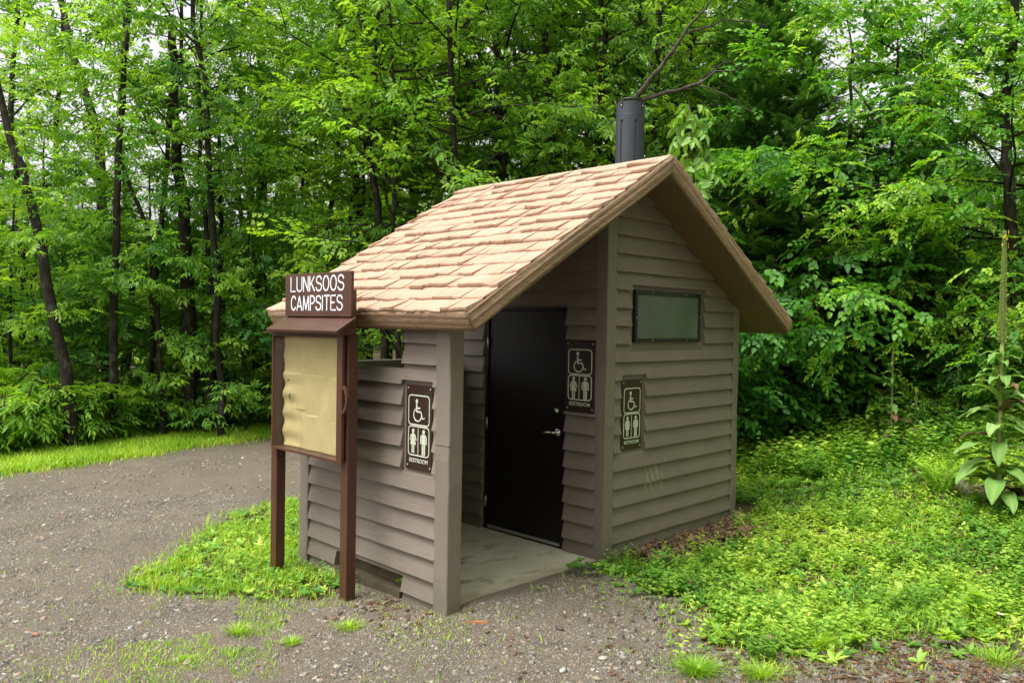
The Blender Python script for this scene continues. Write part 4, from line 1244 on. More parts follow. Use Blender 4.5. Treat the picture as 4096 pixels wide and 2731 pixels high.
# tyre ruts along the gravel road
q_ = Y-verge_line(X)
Z = Z-.012*np.exp(-((q_+1.6)/.22)**2)-.012*np.exp(-((q_+3.2)/.22)**2)
gravel = ~(lawn(X, Y) | island(X, Y) | verge(X, Y) | woods(X, Y) | (q_ > 0))
nX, nY = X.shape
V = np.stack([X, Y, Z], -1).reshape(-1, 3)
idx = np.arange(nX*nY).reshape(nX, nY)
Q = np.stack([idx[:-1, :-1], idx[1:, :-1], idx[1:, 1:], idx[:-1, 1:]], -1).reshape(-1, 4)
tint = gravel.astype(float).ravel()
fm = tint[Q].mean(1) > .5
for nm, sel in (('gravel_road', fm), ('ground', ~fm)):
    Qs = Q[sel]; used, inv = np.unique(Qs, return_inverse=True)
    me = quads_mesh(nm, V[used], inv.reshape(-1, 4), M['ground'], tint[used], True)
    tag(obj(nm, me), 'grey-brown gravel road and turning area' if nm == 'gravel_road' else 'dark soil ground under grass, weeds and trees', 'road' if nm == 'gravel_road' else 'ground', kind='structure')

# ---- view wedge sampling
def wedge(n, d0, d1, rng, side=(-.72, .72), power=1.0):
    d = d0+(d1-d0)*rng.random(n)**power; l = d*rng.uniform(side[0], side[1], n)
    f2 = np.array([math.sin(YAW), math.cos(YAW)]); r2 = np.array([math.cos(YAW), -math.sin(YAW)])
    p = CAM[:2][None]+d[:, None]*f2+l[:, None]*r2
    return p[:, 0], p[:, 1], d

# ---- gravel stones
def stones(n, smin, smax, rng, d0, d1, maskfn, name, label, flat=.45, matn='stone', power=.8, tintf=None):
    x, y, d = wedge(n*2, d0, d1, rng, power=power)
    k = maskfn(x, y); x, y, d = x[k][:n], y[k][:n], d[k][:n]; n = len(x)
    s = smin*(smax/smin)**(rng.random(n)**2.2)*.5
    base = np.array([(1, 0, 0), (.35, .9, 0), (-.7, .62, 0), (-.85, -.45, 0), (.2, -.95, 0), (.15, .1, 1)])
    low = base[:5]*[1.0, 1.0, 0]+[0, 0, -.8]; mid = base[:5]*[.95, .95, 0]+[0, 0, .35]
    tv = np.vstack([low, mid*[1, 1, 1], base[:5]*[.55, .55, 0]+[.05, 0, .95]])
    Vt = tv[None]*(1+rng.uniform(-.28, .28, (n, 15, 3)))
    el = rng.uniform(.6, 1, n)
    Vt = Vt*np.stack([s, s*el, s*flat*rng.uniform(.6, 1.4, n)], 1)[:, None, :]
    a = rng.uniform(0, 6.28, n); c, sn = np.cos(a)[:, None], np.sin(a)[:, None]
    xx = Vt[..., 0]*c-Vt[..., 1]*sn; yy = Vt[..., 0]*sn+Vt[..., 1]*c
    tz = Vt[..., 2]+xx*rng.normal(0, .25, (n, 1))
    P = np.stack([xx+x[:, None], yy+y[:, None], tz+H(x, y)[:, None]+s[:, None]*flat*.25], -1)
    q = []
    for l in (0, 5):
        for i in range(5): q.append((l+i, l+(i+1) % 5, l+5+(i+1) % 5, l+5+i))
    q.append((10, 11, 12, 14)); q.append((12, 13, 14, 14))
    q = np.array(q[:-1]); 
    tri = np.array([(12, 13, 14, 12)])
    Qa = (q[None]+(np.arange(n)*15)[:, None, None]).reshape(-1, 4)
    t = rng.random(n) if tintf is None else tintf(n)
    me = quads_mesh(name, P.reshape(-1, 3), Qa, M[matn], np.repeat(t, 15))
    return tag(obj(name, me), label, 'gravel' if matn == 'stone' else 'debris', kind='stuff')
def gravmask(x, y):
    return ~(lawn(x, y) | island(x, y) | in_hut(x, y, .02)) & (y < verge_line(x)+.1)
rg = np.random.default_rng(31)
stones(95000, .006, .021, rg, 3.3, 9.5, gravmask, 'gravel_stones', 'loose small grey and tan gravel spread over the lot', .55, power=.75)
stones(12000, .016, .060, rg, 3.3, 13, lambda x, y: gravmask(x, y) & ((wob(x, y, 1.1, 4) > -.1) | (rg.random(len(x)) < .25)), 'loose_stones', 'scattered flat slate pebbles lying on the gravel', .30)
def chipmask(x, y):
    k = gravmask(x, y) & (y < .6)
    a = np.exp(-((x-.0)**2+(y+2.6)**2)/1.6); b = np.exp(-((x+1.85)**2/.1+(y-.55)**2/.2)); c = np.exp(-((x-.1)**2+(y+.9)**2)/.5)*.5
    return (k & (rg.random(len(x)) < np.maximum(np.maximum(a, b), c*.6)+.02)) | (lawn(x, y) & (rg.random(len(x)) < .05+.6*np.exp(-((x-3.75)**2+(y+1.75)**2)/.3)) & ~in_hut(x, y))
def chips(n, rng, d0, d1, maskfn, name, label, matn, L=(.015, .07), W=(.3, .5), curl=0.0, cat='debris', lift=0.004, pts=None):
    if pts is None:
        x, y, d = wedge(n*14, d0, d1, rng, power=.8); k = maskfn(x, y); x, y = x[k][:n], y[k][:n]
    else: x, y = pts
    n = len(x); l = rng.uniform(*L, n)*rng.uniform(.5, 1, n); w_ = l*rng.uniform(*W, n)
    tv = np.array([(-.5, -.35, 0), (-.1, -.5, 1), (.5, -.2, 0), (.45, .3, .3), (0, .5, 1), (-.5, .3, .2)])
    P = tv[None]*(1+rng.uniform(-.25, .25, (n, 6, 3)))
    P = P*np.stack([l, w_, l*curl+.003], 1)[:, None, :]
    a = rng.uniform(0, 6.28, n); c, s = np.cos(a)[:, None], np.sin(a)[:, None]
    xx = P[..., 0]*c-P[..., 1]*s; yy = P[..., 0]*s+P[..., 1]*c
    zz = P[..., 2]+xx*rng.normal(0, .2+curl*.6, (n, 1))+yy*rng.normal(0, .2+curl*.6, (n, 1))+lift+rng.uniform(0, lift*2, (n, 1))
    Pw = np.stack([xx+x[:, None], yy+y[:, None], zz+H(x, y)[:, None]], -1)
    q = np.array([(0, 1, 4, 5), (1, 2, 3, 4)])
    Qa = (q[None]+(np.arange(n)*6)[:, None, None]).reshape(-1, 4)
    me = quads_mesh(name, Pw.reshape(-1, 3), Qa, M[matn], np.repeat(rng.random(n), 6))
    o = tag(obj(name, me), label, cat, kind='stuff')
    so = o.modifiers.new('thick', 'SOLIDIFY'); so.thickness = .003 if matn == 'chips' else .0012; so.offset = 1
    return o
chips(2600, rg, 3.2, 9, chipmask, 'bark_chips', 'brown bark and wood chips strewn over dirt', 'chips')
# dead leaves drifted against the gable
n_ = 1700; lx = rg.uniform(.25, 2.02, n_); ly = -.02-np.abs(rg.normal(0, .16, n_)); k = (ly > -.62) & (rg.random(n_) < .4+.6*np.exp(-((lx-1.3)/.7)**2)); lx, ly = lx[k], ly[k]; 
o = chips(0, rg, 0, 0, None, 'dead_leaves', 'drift of brown dead leaves along the foot of the gable wall', 'litter', (.05, .11), (.5, .8), .35, 'dead leaves', .012, (lx, ly))
n_ = 500; lx, ly, _ = wedge(n_, 4, 10, rg); k = lawn(lx, ly) & ~in_hut(lx, ly); 
chips(0, rg, 0, 0, None, 'fallen_leaves', 'odd brown leaves lying among the lawn weeds', 'litter', (.03, .07), (.5, .8), .3, 'dead leaves', .02, (lx[k], ly[k]))
n_ = 9000; lx = rg.uniform(-12, 25, n_); ly = rg.uniform(8, 30, n_); k = woods(lx, ly)
chips(0, rg, 0, 0, None, 'forest_litter', 'brown leaf litter on the forest floor', 'litter', (.06, .14), (.5, .8), .2, 'dead leaves', .01, (lx[k], ly[k]))

# ---- grass
def blades(n, rng, d0, d1, maskfn, name, label, hgt=(.03, .09), wid=.0045, densfn=None, tmean=.5, pts=None, hfn=None, cat='grass', kind='stuff', mat='grass', side=(-.72, .72), bend=(.2, 1.0), head=None):
    if pts is None:
        x, y, d = wedge(n*3, d0, d1, rng, side, power=.9); k = maskfn(x, y)
        if densfn is not None: k &= rng.random(len(x)) < densfn(x, y)
        x, y = x[k][:n], y[k][:n]
    else: x, y = pts
    n = len(x); h = rng.uniform(*hgt, n)*rng.uniform(.6, 1, n)
    if hfn is not None: h = h*hfn(x, y)
    a = rng.uniform(0, 6.28, n); b = rng.uniform(*bend, n)      # heading, bend
    if head is not None: a = head+rng.normal(0, .5, n)
    dx, dy = np.cos(a), np.sin(a); w = wid*rng.uniform(.7, 1.5, n)
    px, py = -dy*w, dx*w; z = H(x, y)-.004
    o = np.zeros(n)
    def lvl(t): return x+dx*h*b*t*t, y+dy*h*b*t*t, z+h*t*(1-.35*b*t)
    V = []
    for t, ww in ((0, 1), (.5, .85), (1, .08)):
        X_, Y_, Z_ = lvl(t); V += [np.stack([X_-px*ww, Y_-py*ww, Z_], 1), np.stack([X_+px*ww, Y_+py*ww, Z_], 1)]
    V = np.stack(V, 1).reshape(-1, 3)
    q = np.array([(0, 1, 3, 2), (2, 3, 5, 4)]); Qa = (q[None]+(np.arange(n)*6)[:, None, None]).reshape(-1, 4)
    t = np.clip(rng.normal(tmean, .17, n)+.18*wob(x, y, 2.2, 7), 0, .95)
    t = np.where(rng.random(n) < .03, 1, t)
    me = quads_mesh(name, V, Qa, M[mat], np.repeat(t, 6))
    o = obj(name, me)
    if label: tag(o, label, cat, kind=kind)
    return o
def ok(f, s=.14):
    g = jit(f, s); return lambda x, y: g(x, y) & ~in_hut(x, y, .01)
blades(140000, rg, 9.5, 21, jit(verge, .2), 'verge_grass', 'bright green grass verge between the gravel road and the woods', (.06, .17), .006, tmean=.68, side=(-.72, -.05))
blades(80000, rg, 5.5, 9.5, ok(island), 'grass_patch', 'bright grass patch around the notice board posts', (.03, .13), .0030, tmean=.66, densfn=lambda x, y: np.clip(.55+.9*wob(x, y, 3, 4)+.7*wob(x, y, 9, 2), .06, 1))
blades(120000, rg, 3.6, 12, ok(lawn, .42), 'lawn_grass', 'short grass among clover on the bank right of the hut', (.03, .12), .0030, tmean=.60, densfn=lambda x, y: np.clip(.3+.9*wob(x, y, 1.5, 2)+.4*wob(x, y, 8, 2), .08, 1))
blades(60000, rg, 3.6, 8.5, lambda x, y: gravmask(x, y) & (wob(x, y, 1.9, 9)+.5*wob(x, y, 7, 2) > -.05), 'sparse_gravel_grass', 'thin patches of grass growing through the gravel', (.02, .06), .0024, tmean=.62,
       densfn=lambda x, y: .9*np.exp(-((x+2.95)**2+(y-.75)**2)/.55)+.35*np.exp(-((x+.4)**2+(y+1.75)**2)/.5)+.3*np.exp(-((x+1.9)**2+(y+.1)**2)/.1)+.02)
# ---- low broad ground cover: clover and other weeds
def trif(rng, R=.012, stem=.03):
    parts = []
    for i in range(3):
        v = leaf6(R*1.25, R*1.15, .15, .1)@rotz(i*2.094+rng.uniform(-.2, .2)).T; v[:, 2] += stem; parts.append((v, rng.uniform(-.06, .06)))
    return tpl_join(parts)
def rosette(rng, n=6, L=.06, W=.022):
    parts = []
    for i in range(n):
        v = leaf6(L*rng.uniform(.6, 1.1), W, .25, rng.uniform(.0, .35))@(rotz(i*6.28/n+rng.uniform(-.3, .3))@roty(-rng.uniform(.15, .8))).T; parts.append((v+[0, 0, .01], rng.uniform(-.1, .1)))
    return tpl_join(parts)
def sprig(rng, n=8, L=.035, W=.02, Hs=.10):
    parts = []
    for i in range(n):
        f = (i+1)/n
        v = leaf6(L*(1.1-.4*f), W*(1.1-.4*f), .2, .2)@(rotz(i*2.4)@roty(-.35)).T; parts.append((v+np.array([rng.normal(0, .006), rng.normal(0, .006), Hs*f]), .1*f+rng.uniform(-.06, .06)))
    return tpl_join(parts)
TRI = [trif(rg, rg.uniform(.010, .015), rg.uniform(.015, .05)) for _ in range(6)]
ROS = [rosette(rg, 6, .055, .02) for _ in range(4)]
SPG = [sprig(rg) for _ in range(5)]
BIG = [rosette(rg, 5, .11, .045) for _ in range(3)]
def cover(tpls, n, rng, d0, d1, maskfn, name, label, densfn=None, tmean=.5, scale=(.7, 1.4), side=(-.72, .72), z=0.0, power=.9):
    x, y, d = wedge(n*4, d0, d1, rng, side, power=power); k = maskfn(x, y)
    if densfn is not None: k &= rng.random(len(x)) < densfn(x, y)
    x, y = x[k][:n], y[k][:n]; n = len(x)
    P = np.stack([x, y, H(x, y)+z+.012*(wob(x, y, 6) > .2)], 1); a = rng.uniform(0, 6.28, n)
    D = np.stack([np.cos(a), np.sin(a), rng.normal(0, .15, n)], 1)
    t = np.clip(rng.normal(tmean, .17, n)+.34*wob(x, y, 1.1, 3)+.16*wob(x, y, 5, 1), 0, 1)
    V, Q, tt = scatter(tpls, P, D, rng, scale, .18, t)
    return tag(obj(name, quads_mesh(name, V, Q, M['clover'], tt)), label, 'ground cover', kind='stuff')
cover(TRI, 36000, rg, 3.8, 13, ok(lawn, .36), 'clover_cover', 'dense clover carpeting the bank right of the hut', tmean=.50, scale=(.5, 1.35), densfn=lambda x, y: np.clip(.42+.9*wob(x, y, 2.6, 6)+.6*wob(x, y, 9, 2), .03, 1)*np.clip(.35+.25*(y+3.2)+.25*x, .25, 1))
cover(SPG, 8500, rg, 4.2, 13, ok(lawn, .2), 'low_weeds', 'small leafy weeds scattered through the clover', tmean=.62, scale=(.5, 1.7), densfn=lambda x, y: .3+.7*(wob(x, y, 2.1, 8) > 0))
cover(ROS, 5200, rg, 4.2, 12, ok(lawn, .25), 'rosette_weeds', 'flat rosette weeds among the clover', tmean=.68, scale=(.5, 1.7))
cover(SPG, 3600, rg, 9, 13, lambda x, y: lawn(x, y) & (x > 3.6) & ~in_hut(x, y), 'tall_bank_weeds', 'taller leafy weeds at the top of the bank before the trees', tmean=.45, scale=(1.6, 3.4))
cover(TRI, 6500, rg, 5.5, 9.5, lambda x, y: ok(island, .12)(x, y) & (wob(x, y, 2.3, 3) > -.15), 'clover_patch', 'clover growing between the notice board and the gravel', tmean=.45, scale=(.9, 1.7))
cover(ROS, 600, rg, 5.5, 9.5, ok(island), 'rosette_patch', 'broad-leaved weeds in the grass by the notice board', tmean=.6, scale=(.8, 1.6))
cover(BIG, 900, rg, 9.5, 18, lambda x, y: verge(x, y) & (y > verge_line(x)+1.2), 'verge_weeds', 'broad weeds along the wooded edge of the verge', tmean=.5, side=(-.72, -.05))
nearwall = lambda x, y: ((np.abs(y+.08) < .09) & (x > -.05) & (x < .9)) | ((np.abs(x-2.85) < .12) & (y > .3) & (y < 1.8)) | (in_hut(x, y, .22) & (x < -1.74) & (y > 1.0))
cover(SPG, 1500, rg, 4.5, 10, lambda x, y: nearwall(x, y) & ~in_hut(x, y, .005), 'wall_weeds', 'small weeds growing at the foot of the hut walls', tmean=.35, scale=(.6, 1.5))

# ---- flowers on the bank
def flower_stuff(name, label, n, mat, f, r, hgt):
    x, y, d = wedge(n*6, 5.5, 12, rg, (.15, .72)); k = lawn(x, y) & f(x, y) & ~in_hut(x, y, .1); x, y = x[k][:n], y[k][:n]
    m = MB()
    for a, b in zip(x, y):
        z = float(H(a, b)); h = rg.uniform(*hgt); c = np.array([a, b, z+h])
        for i in range(7):
            t = i*.9; m.add([c, c+[r*math.cos(t), r*math.sin(t), .3*r], c+[r*math.cos(t+.5), r*math.sin(t+.5), .3*r], c+[.3*r*math.cos(t+.2), .3*r*math.sin(t+.2), .8*r]], [(0, 1, 2), (0, 2, 3)])
    o = m.build(name, M[mat]); tag(o, label, 'flowers', kind='stuff')
flower_stuff('white_flowers', 'tiny white flowers dotted over the upper bank', 110, 'white', lambda x, y: (x > 2.6) & (wob(x, y, 2, 3) > 0), .009, (.05, .14))
flower_stuff('clover_blossoms', 'pink clover blossoms dotted over the bank', 32, 'pink', lambda x, y: x > 1, .010, (.05, .10))
m = MB(); c = at(2303, 1247, 5.3); c[2] = float(H(c[0], c[1]))+.10
for i in range(14):
    t = i*2*PI/14; u = np.array([math.cos(t), math.sin(t), .12]); v = np.array([-math.sin(t), math.cos(t), 0])*.0035
    m.add([c+u*.004-v, c+u*.021-v, c+u*.023+v*0, c+u*.021+v, c+u*.004+v], [(0, 1, 2, 3, 4)])
dz = empty('daisy', tuple(c-[0, 0, .1])); tag(dz, 'single white daisy standing in the clover near the right edge', 'flower')
m.v = [tuple(np.array(v)-(c-[0, 0, .1])) for v in m.v]; m.build('petals', M['white'], dz)
m = MB(); disc(m, (0, 0, .101), (0, .0001, 1), .006, .004); m.build('flower_centre', M['yellow'], dz, True)
m = MB(); m.tube([(0, 0, -.01), (.004, 0, .05), (0, 0, .1)], .0015, 5); m.build('stem', M['grass'] if False else M['twig'], dz)

# ---- single grass tufts and weeds that stand out
def tuft(xd, yd, depth, n, h, spread, label, name='grass_tuft', cat='grass tuft', tm=.62, wid=.0021):
    p = at(xd, yd, depth); a = rg.uniform(0, 6.28, n); r = np.abs(rg.normal(0, spread, n))
    # march to the ground along the same sight line
    d = (p-CAM)/depth; t = depth
    for _ in range(60):
        q = CAM+d*t; e = q[2]-float(H(q[0], q[1])); t += e/max(.05, -d[2]) if d[2] < 0 else 0
    q = CAM+d*t
    o = blades(0, rg, 0, 0, None, name, None, (h*.6, h), wid, pts=(q[0]+r*np.cos(a), q[1]+r*np.sin(a)), tmean=tm, bend=(.5, 1.5), head=a)
    o.data.transform(Matrix.Translation((-q[0], -q[1], -float(H(q[0], q[1]))))); o.location = (q[0], q[1], float(H(q[0], q[1])))
    tag(o, label, cat, 'separate grass tufts at the edge of the gravel'); return o
for a in ((800, 1440, 4.6, 260, .07, .06, 'ragged low tuft of grass in the gravel in front of the screen wall'),
          (545, 1455, 4.6, 150, .12, .03, 'thin brownish grass tuft at the left of the bare gravel'),
          (668, 1478, 4.4, 140, .08, .03, 'small grass tuft in gravel below the notice board posts'),
          (1875, 1485, 4.3, 420, .17, .05, 'long-bladed arching grass tuft at the lower right of the bank'),
          (1600, 1545, 4.0, 420, .15, .06, 'wide grass tuft at the bottom edge, right of centre'),
          (1745, 1550, 4.0, 320, .12, .07, 'low spreading grass tuft at the bottom edge beside bark chips'),
          (2000, 1440, 4.5, 260, .14, .05, 'upright grass tuft in front of the bark chip strip'),
          (430, 1515, 4.3, 200, .04, .07, 'short yellow-green grass patch in the foreground gravel'),
          (2290, 1520, 4.1, 240, .13, .08, 'loose grass tuft in the bottom right corner'),
          (2210, 1410, 4.5, 220, .20, .05, 'tall thin grass blades beside the young leafy weed')):
    tuft(*a)

def ground_at(xd, yd):
    d = at(xd, yd, 1.0)-CAM; t = 2.0
    while t < 60:
        q = CAM+d*t
        if q[2] < float(H(q[0], q[1])): return q
        t += .02
    return CAM+d*60

# ---- leafy weeds as things
def weed(xd, yd, tpl, n, Hs, label, mat='leaf_pale', rad=.03, name='leafy_weed'):
    q = ground_at(xd, yd); q[2] = float(H(q[0], q[1])); e = empty(name, tuple(q)); tag(e, label, 'weed')
    P = []; D = []; segs = []
    for i in range(n):
        az = i*2.4; h = Hs*(.35+.65*(i+1)/n); top = np.array([rad*math.cos(az), rad*math.sin(az), h])
        segs.append((np.array([(0, 0, -.02), top*[.4, .4, .55], top]), np.array([.003, .0025, .0015])))
        P.append(top); D.append((math.cos(az), math.sin(az), -.1)); P.append(top*.98); D.append((math.cos(az+2), math.sin(az+2), -.1))
    V, Q, tt = scatter(tpl, np.array(P), np.array(D), rg, (.8, 1.2), .2, rg.normal(.8 if mat != 'leaf' else .55, .08, len(P)))
    link(bpy.data.objects.new('leaves', quads_mesh('leaves', V, Q, M[mat], tt)), e)
    tubes_np(segs, 5).build('stem', M['twig'], e, True)
L1 = [rosette(rg, 5, .10, .05) for _ in range(2)]
weed(2232, 1440, L1, 3, .20, 'bright young weed with broad pale leaves standing in clover near the right edge', 'leaf_bright', .02)
weed(2180, 1490, [rosette(rg, 7, .06, .022)], 4, .07, 'low bushy weed on the bark chips at the lower right', 'leaf_bright')
weed(1750, 1518, [sprig(rg, 10, .03, .02, .06)], 14, .06, 'compact green weed clump between two grass tufts at the bottom edge', 'leaf', .07)
weed(1960, 1488, [rosette(rg, 7, .07, .03)], 3, .06, 'small leafy weed beside the arching grass tuft', 'leaf_bright')
weed(930, 1362, [rosette(rg, 3, .035, .03)], 4, .12, 'small sprig with heart-shaped leaves against the foot of the screen wall', 'leaf', .035)
weed(1340, 1318, [rosette(rg, 6, .06, .028)], 5, .07, 'dark leafy weed at the corner of the entrance slab', 'leaf', .10)
weed(1690, 1232+40, [rosette(rg, 6, .08, .03)], 3, .10, 'toothed-leaf weed in the dead leaves by the gable wall', 'leaf', .05)

# fern
def fern(xd, yd):
    q = ground_at(xd, yd); q[2] = float(H(q[0], q[1])); e = empty('fern', tuple(q)); tag(e, 'upright green fern clump on bare bark below the tall mullein', 'fern')
    for k in range(15):
        az = k*2.4; L = rg.uniform(.42, .58); V = []; Qs = []
        pts = []
        for i in range(15):
            t = i/14; r = .03+L*.55*t**1.5; pts.append(np.array([math.cos(az)*r, math.sin(az)*r, L*(t-.25*t*t*t)]))
        parts = []
        for i in range(2, 15):
            t = i/14; w_ = .075*math.sin(PI*min(1, t*.9+.12))**.8
            for s in (1, -1):
                v = leaf6(w_*1.15, .030, .1, .25)@(rotz(az+s*1.25)).T; parts.append((v+pts[i], rg.uniform(-.1, .1)+.55+.35*t))
        v, qd, tt = tpl_join(parts)
        fr = bpy.data.objects.new('frond', quads_mesh('frond', v, qd, M['leaf_bright'], np.clip(tt, 0, 1))); link(fr, e)
fern(2162, 1140)

# mulleins
def big_leaf(mb_list, base, az, el, L, W, droop, tintv, wavy=.012):
    nu, nv = 9, 4; V = []; 
    ca, sa = math.cos(az), math.sin(az); d = np.array([ca*math.cos(el), sa*math.cos(el), math.sin(el)]); side = np.array([-sa, ca, 0])
    p = np.array(base, float); step = L/nu; ctr = [p.copy()]; dirs = [d.copy()]
    for i in range(nu):
        d = d+np.array([0, 0, -droop/nu]); d /= np.linalg.norm(d); p = p+d*step; ctr.append(p.copy()); dirs.append(d.copy())
    for i in range(nu+1):
        t = i/nu; w_ = W*.5*(math.sin(PI*min(1, .08+t*.90))**.75)*(1.0 if t < .95 else .45); up = np.cross(side, dirs[i])*-1
        for j in range(nv+1):
            s = (j/nv-.5)*2; V.append(ctr[i]+side*w_*s+up*(abs(s)*w_*.28+wavy*math.sin(i*2.1+j*1.9+az)*abs(s)))
    n = nv+1; Q = [(i*n+j, (i+1)*n+j, (i+1)*n+j+1, i*n+j+1) for i in range(nu) for j in range(nv)]
    T = [tintv+(.25 if j == nv//2 else 0) for i in range(nu+1) for j in range(nv+1)]
    mb_list.append((np.array(V), np.array(Q), np.array(T)))
def merge(parts):
    V = []; Q = []; T = []; k = 0
    for v, q, t in parts: V.append(v); Q.append(q+k); T.append(t); k += len(v)
    return np.vstack(V), np.vstack(Q), np.clip(np.concatenate(T), 0, 1)
def mullein(q, Ht, spike, r, label, leafL, nl=34, dry=.0, yellow=10, seed=1, lowdry=False):
    rs = np.random.default_rng(seed); q = np.array(q, float); q[2] = float(H(q[0], q[1])); e = empty('mullein', tuple(q)); tag(e, label, 'mullein plant', 'mullein plants on the bank')
    zs = np.linspace(-.05, Ht-spike, 10); bend = -.012*Ht
    cx = lambda z: np.array([bend*math.sin(z*1.3), .5*bend*math.sin(z*.9+1), z])
    MB_ = MB(); MB_.tube([cx(z) for z in zs], [r*1.25-(r*.4)*i/9 for i in range(10)], 8); MB_.build('stalk', M['mullein_dry'] if dry else M['spike'], e, True)
    # flower spike: packed buds round a core
    P = MB(); P.tube([cx(z) for z in np.linspace(Ht-spike, Ht, 8)], list(np.linspace(r*.85, r*.35, 8)), 8); nb = int(spike*620)
    for i in range(nb):
        t = i/nb; z = Ht-spike+spike*t; a = i*2.399; rr = r*(1.25-.75*t)+rs.uniform(0, .003); c = cx(z)+np.array([math.cos(a)*rr, math.sin(a)*rr, rs.normal(0, .002)])
        s = r*.34*(1.15-.5*t)*rs.uniform(.8, 1.2); o = np.array([math.cos(a), math.sin(a), .35])
        sd = np.array([-math.sin(a), math.cos(a), 0])*s; up = np.array([0, 0, s])
        P.add([c-sd, c-up, c+sd, c+up, c+o*s*1.3], [(0, 1, 4), (1, 2, 4), (2, 3, 4), (3, 0, 4)])
    P.build('flower_spike', M['spike'], e)
    if yellow:
        Y_ = MB()
        for i in range(yellow):
            z = Ht-spike*rs.uniform(.0, .16); a = -2.4+rs.uniform(-1.4, 1.4); c = cx(z)+np.array([math.cos(a)*r*1.0, math.sin(a)*r*1.0, 0]); o = np.array([math.cos(a), math.sin(a), 0]); sd = np.array([-o[1], o[0], 0])
            for k in range(5):
                t = k*1.257; pd = sd*math.cos(t)+np.array([0, 0, 1])*math.sin(t); pe = sd*math.cos(t+1)+np.array([0, 0, 1])*math.sin(t+1)
                Y_.add([c+o*.006, c+o*.010+pd*.009, c+o*.012+(pd+pe)*.006, c+o*.010+pe*.009], [(0, 1, 2, 3)])
        Y_.build('yellow_flowers', M['yellow'], e)
    for i in range(nl):
        t = i/nl; z = .03+(Ht-spike-.02)*t**.95; L = leafL*(1.0-.72*t)*rs.uniform(.8, 1.15); az = i*2.4+rs.normal(0, .45)
        pl = []; drop = rs.uniform(1.3, 2.2)
        big_leaf(pl, cx(z), az, rs.uniform(.45, .85) if t < .4 else rs.uniform(.5, 1.1), L, L*rs.uniform(.25, .34), drop, rs.uniform(.25, .75))
        V, Qd, T = merge(pl); me = quads_mesh('leaf', V, Qd, M['mullein_dry'] if (lowdry and t < .35) or (i % 11 == 5) else M['mullein'], T, True)
        link(bpy.data.objects.new('leaf', me), e)
qm = at(2292, 1085, 7.5)
mullein(qm, 2.62, 1.05, .023, 'tallest mullein with a long yellow-tipped spike, at the right edge', 0.58, 70, yellow=9, seed=2)
qm = ground_at(2045, 1030); mullein(qm, .036/.036*1.28, 0.20, .011, 'half-height mullein with brown withered base leaves, left of the tall one', .36, 26, yellow=0, seed=3, lowdry=True)
qm = ground_at(2102, 1016); mullein(qm, .66, .14, .010, 'short mullein with one yellow flower at its tip, in the middle of the bank', .28, 16, yellow=3, seed=4, lowdry=True)
qm = ground_at(2197, 985); mullein(qm, .80, .16, .010, 'slim small mullein in front of the dark trees, nearest the tall one', .28, 18, yellow=2, seed=5)

# single stones and a wood chip that stand out in the foreground
def pebble(xd, yd, s, flat, col, label, seed):
    rs = np.random.default_rng(seed); q = ground_at(xd, yd); q[2] = float(H(q[0], q[1]))
    n, mlat = 14, 7; V = []
    for j in range(mlat+1):
        ph = PI*j/mlat
        for i in range(n):
            t = 2*PI*i/n; k = 1+.10*math.sin(2*t+seed)+.07*math.sin(3*t+ph*2)
            V.append((s*k*math.sin(ph)*math.cos(t), s*.6*k*math.sin(ph)*math.sin(t), s*flat*math.cos(ph)))
    f = [(j*n+i, (j+1)*n+i, (j+1)*n+(i+1) % n, j*n+(i+1) % n) for j in range(mlat) for i in range(n)]
    m = MB(); m.add(V, f); o = m.build('stone', mat_simple('stone_%d' % seed, col, .5, bump=(80, .002), var=.25), None, True)
    o.location = (q[0], q[1], q[2]+s*flat*.6); o.rotation_euler = (0, 0, rs.uniform(0, 3)); tag(o, label, 'stone', 'larger stones lying on the gravel')
pebble(1285, 1448, .030, .5, (.07, .055, .045), 'smooth dark oval stone alone on the dirt in front of the entrance', 1)
pebble(1297, 1410, .016, .7, (.42, .38, .31), 'small pale cream stone behind the dark oval stone', 2)
pebble(1293, 1543, .028, .5, (.40, .37, .33), 'light grey jagged stone at the bottom of the lot', 3)
pebble(1237, 1545, .022, .6, (.20, .13, .09), 'reddish brown round stone at the bottom, left of a light grey one', 4)
pebble(1385, 1515, .032, .35, (.42, .37, .28), 'flat sandy stone near the bottom, right of centre', 5)
pebble(1370, 1562, .030, .5, (.24, .20, .13), 'olive tan stone at the very bottom edge, right of centre', 6)
pebble(82, 1460, .028, .5, (.28, .12, .07), 'orange-brown stone at the bottom left', 7)
pebble(300, 1445, .030, .4, (.33, .33, .33), 'flat light grey stone in the left foreground', 8)
pebble(650, 1428, .026, .45, (.15, .12, .09), 'brown stone below the right post of the notice board', 9)
q = ground_at(1098, 1431); q[2] = float(H(q[0], q[1])); m = MB()
m.prism([(-.085, -.008, .004), (-.03, -.016, .004), (.07, -.012, .004), (.085, .002, .004), (.02, .010, .004), (-.06, .006, .004)], [(-.08, -.008, .016), (-.03, -.014, .018), (.07, -.010, .016), (.082, .002, .014), (.02, .008, .018), (-.06, .005, .016)])
o = m.build('wood_chip', mat_simple('fresh_wood', (.34, .15, .06), .7, bump=(60, .003), var=.3)); o.location = q; o.rotation_euler = (0, 0, -.75); tag(o, 'long orange wood splinter on the dirt before the near post of the hut', 'wood chip')

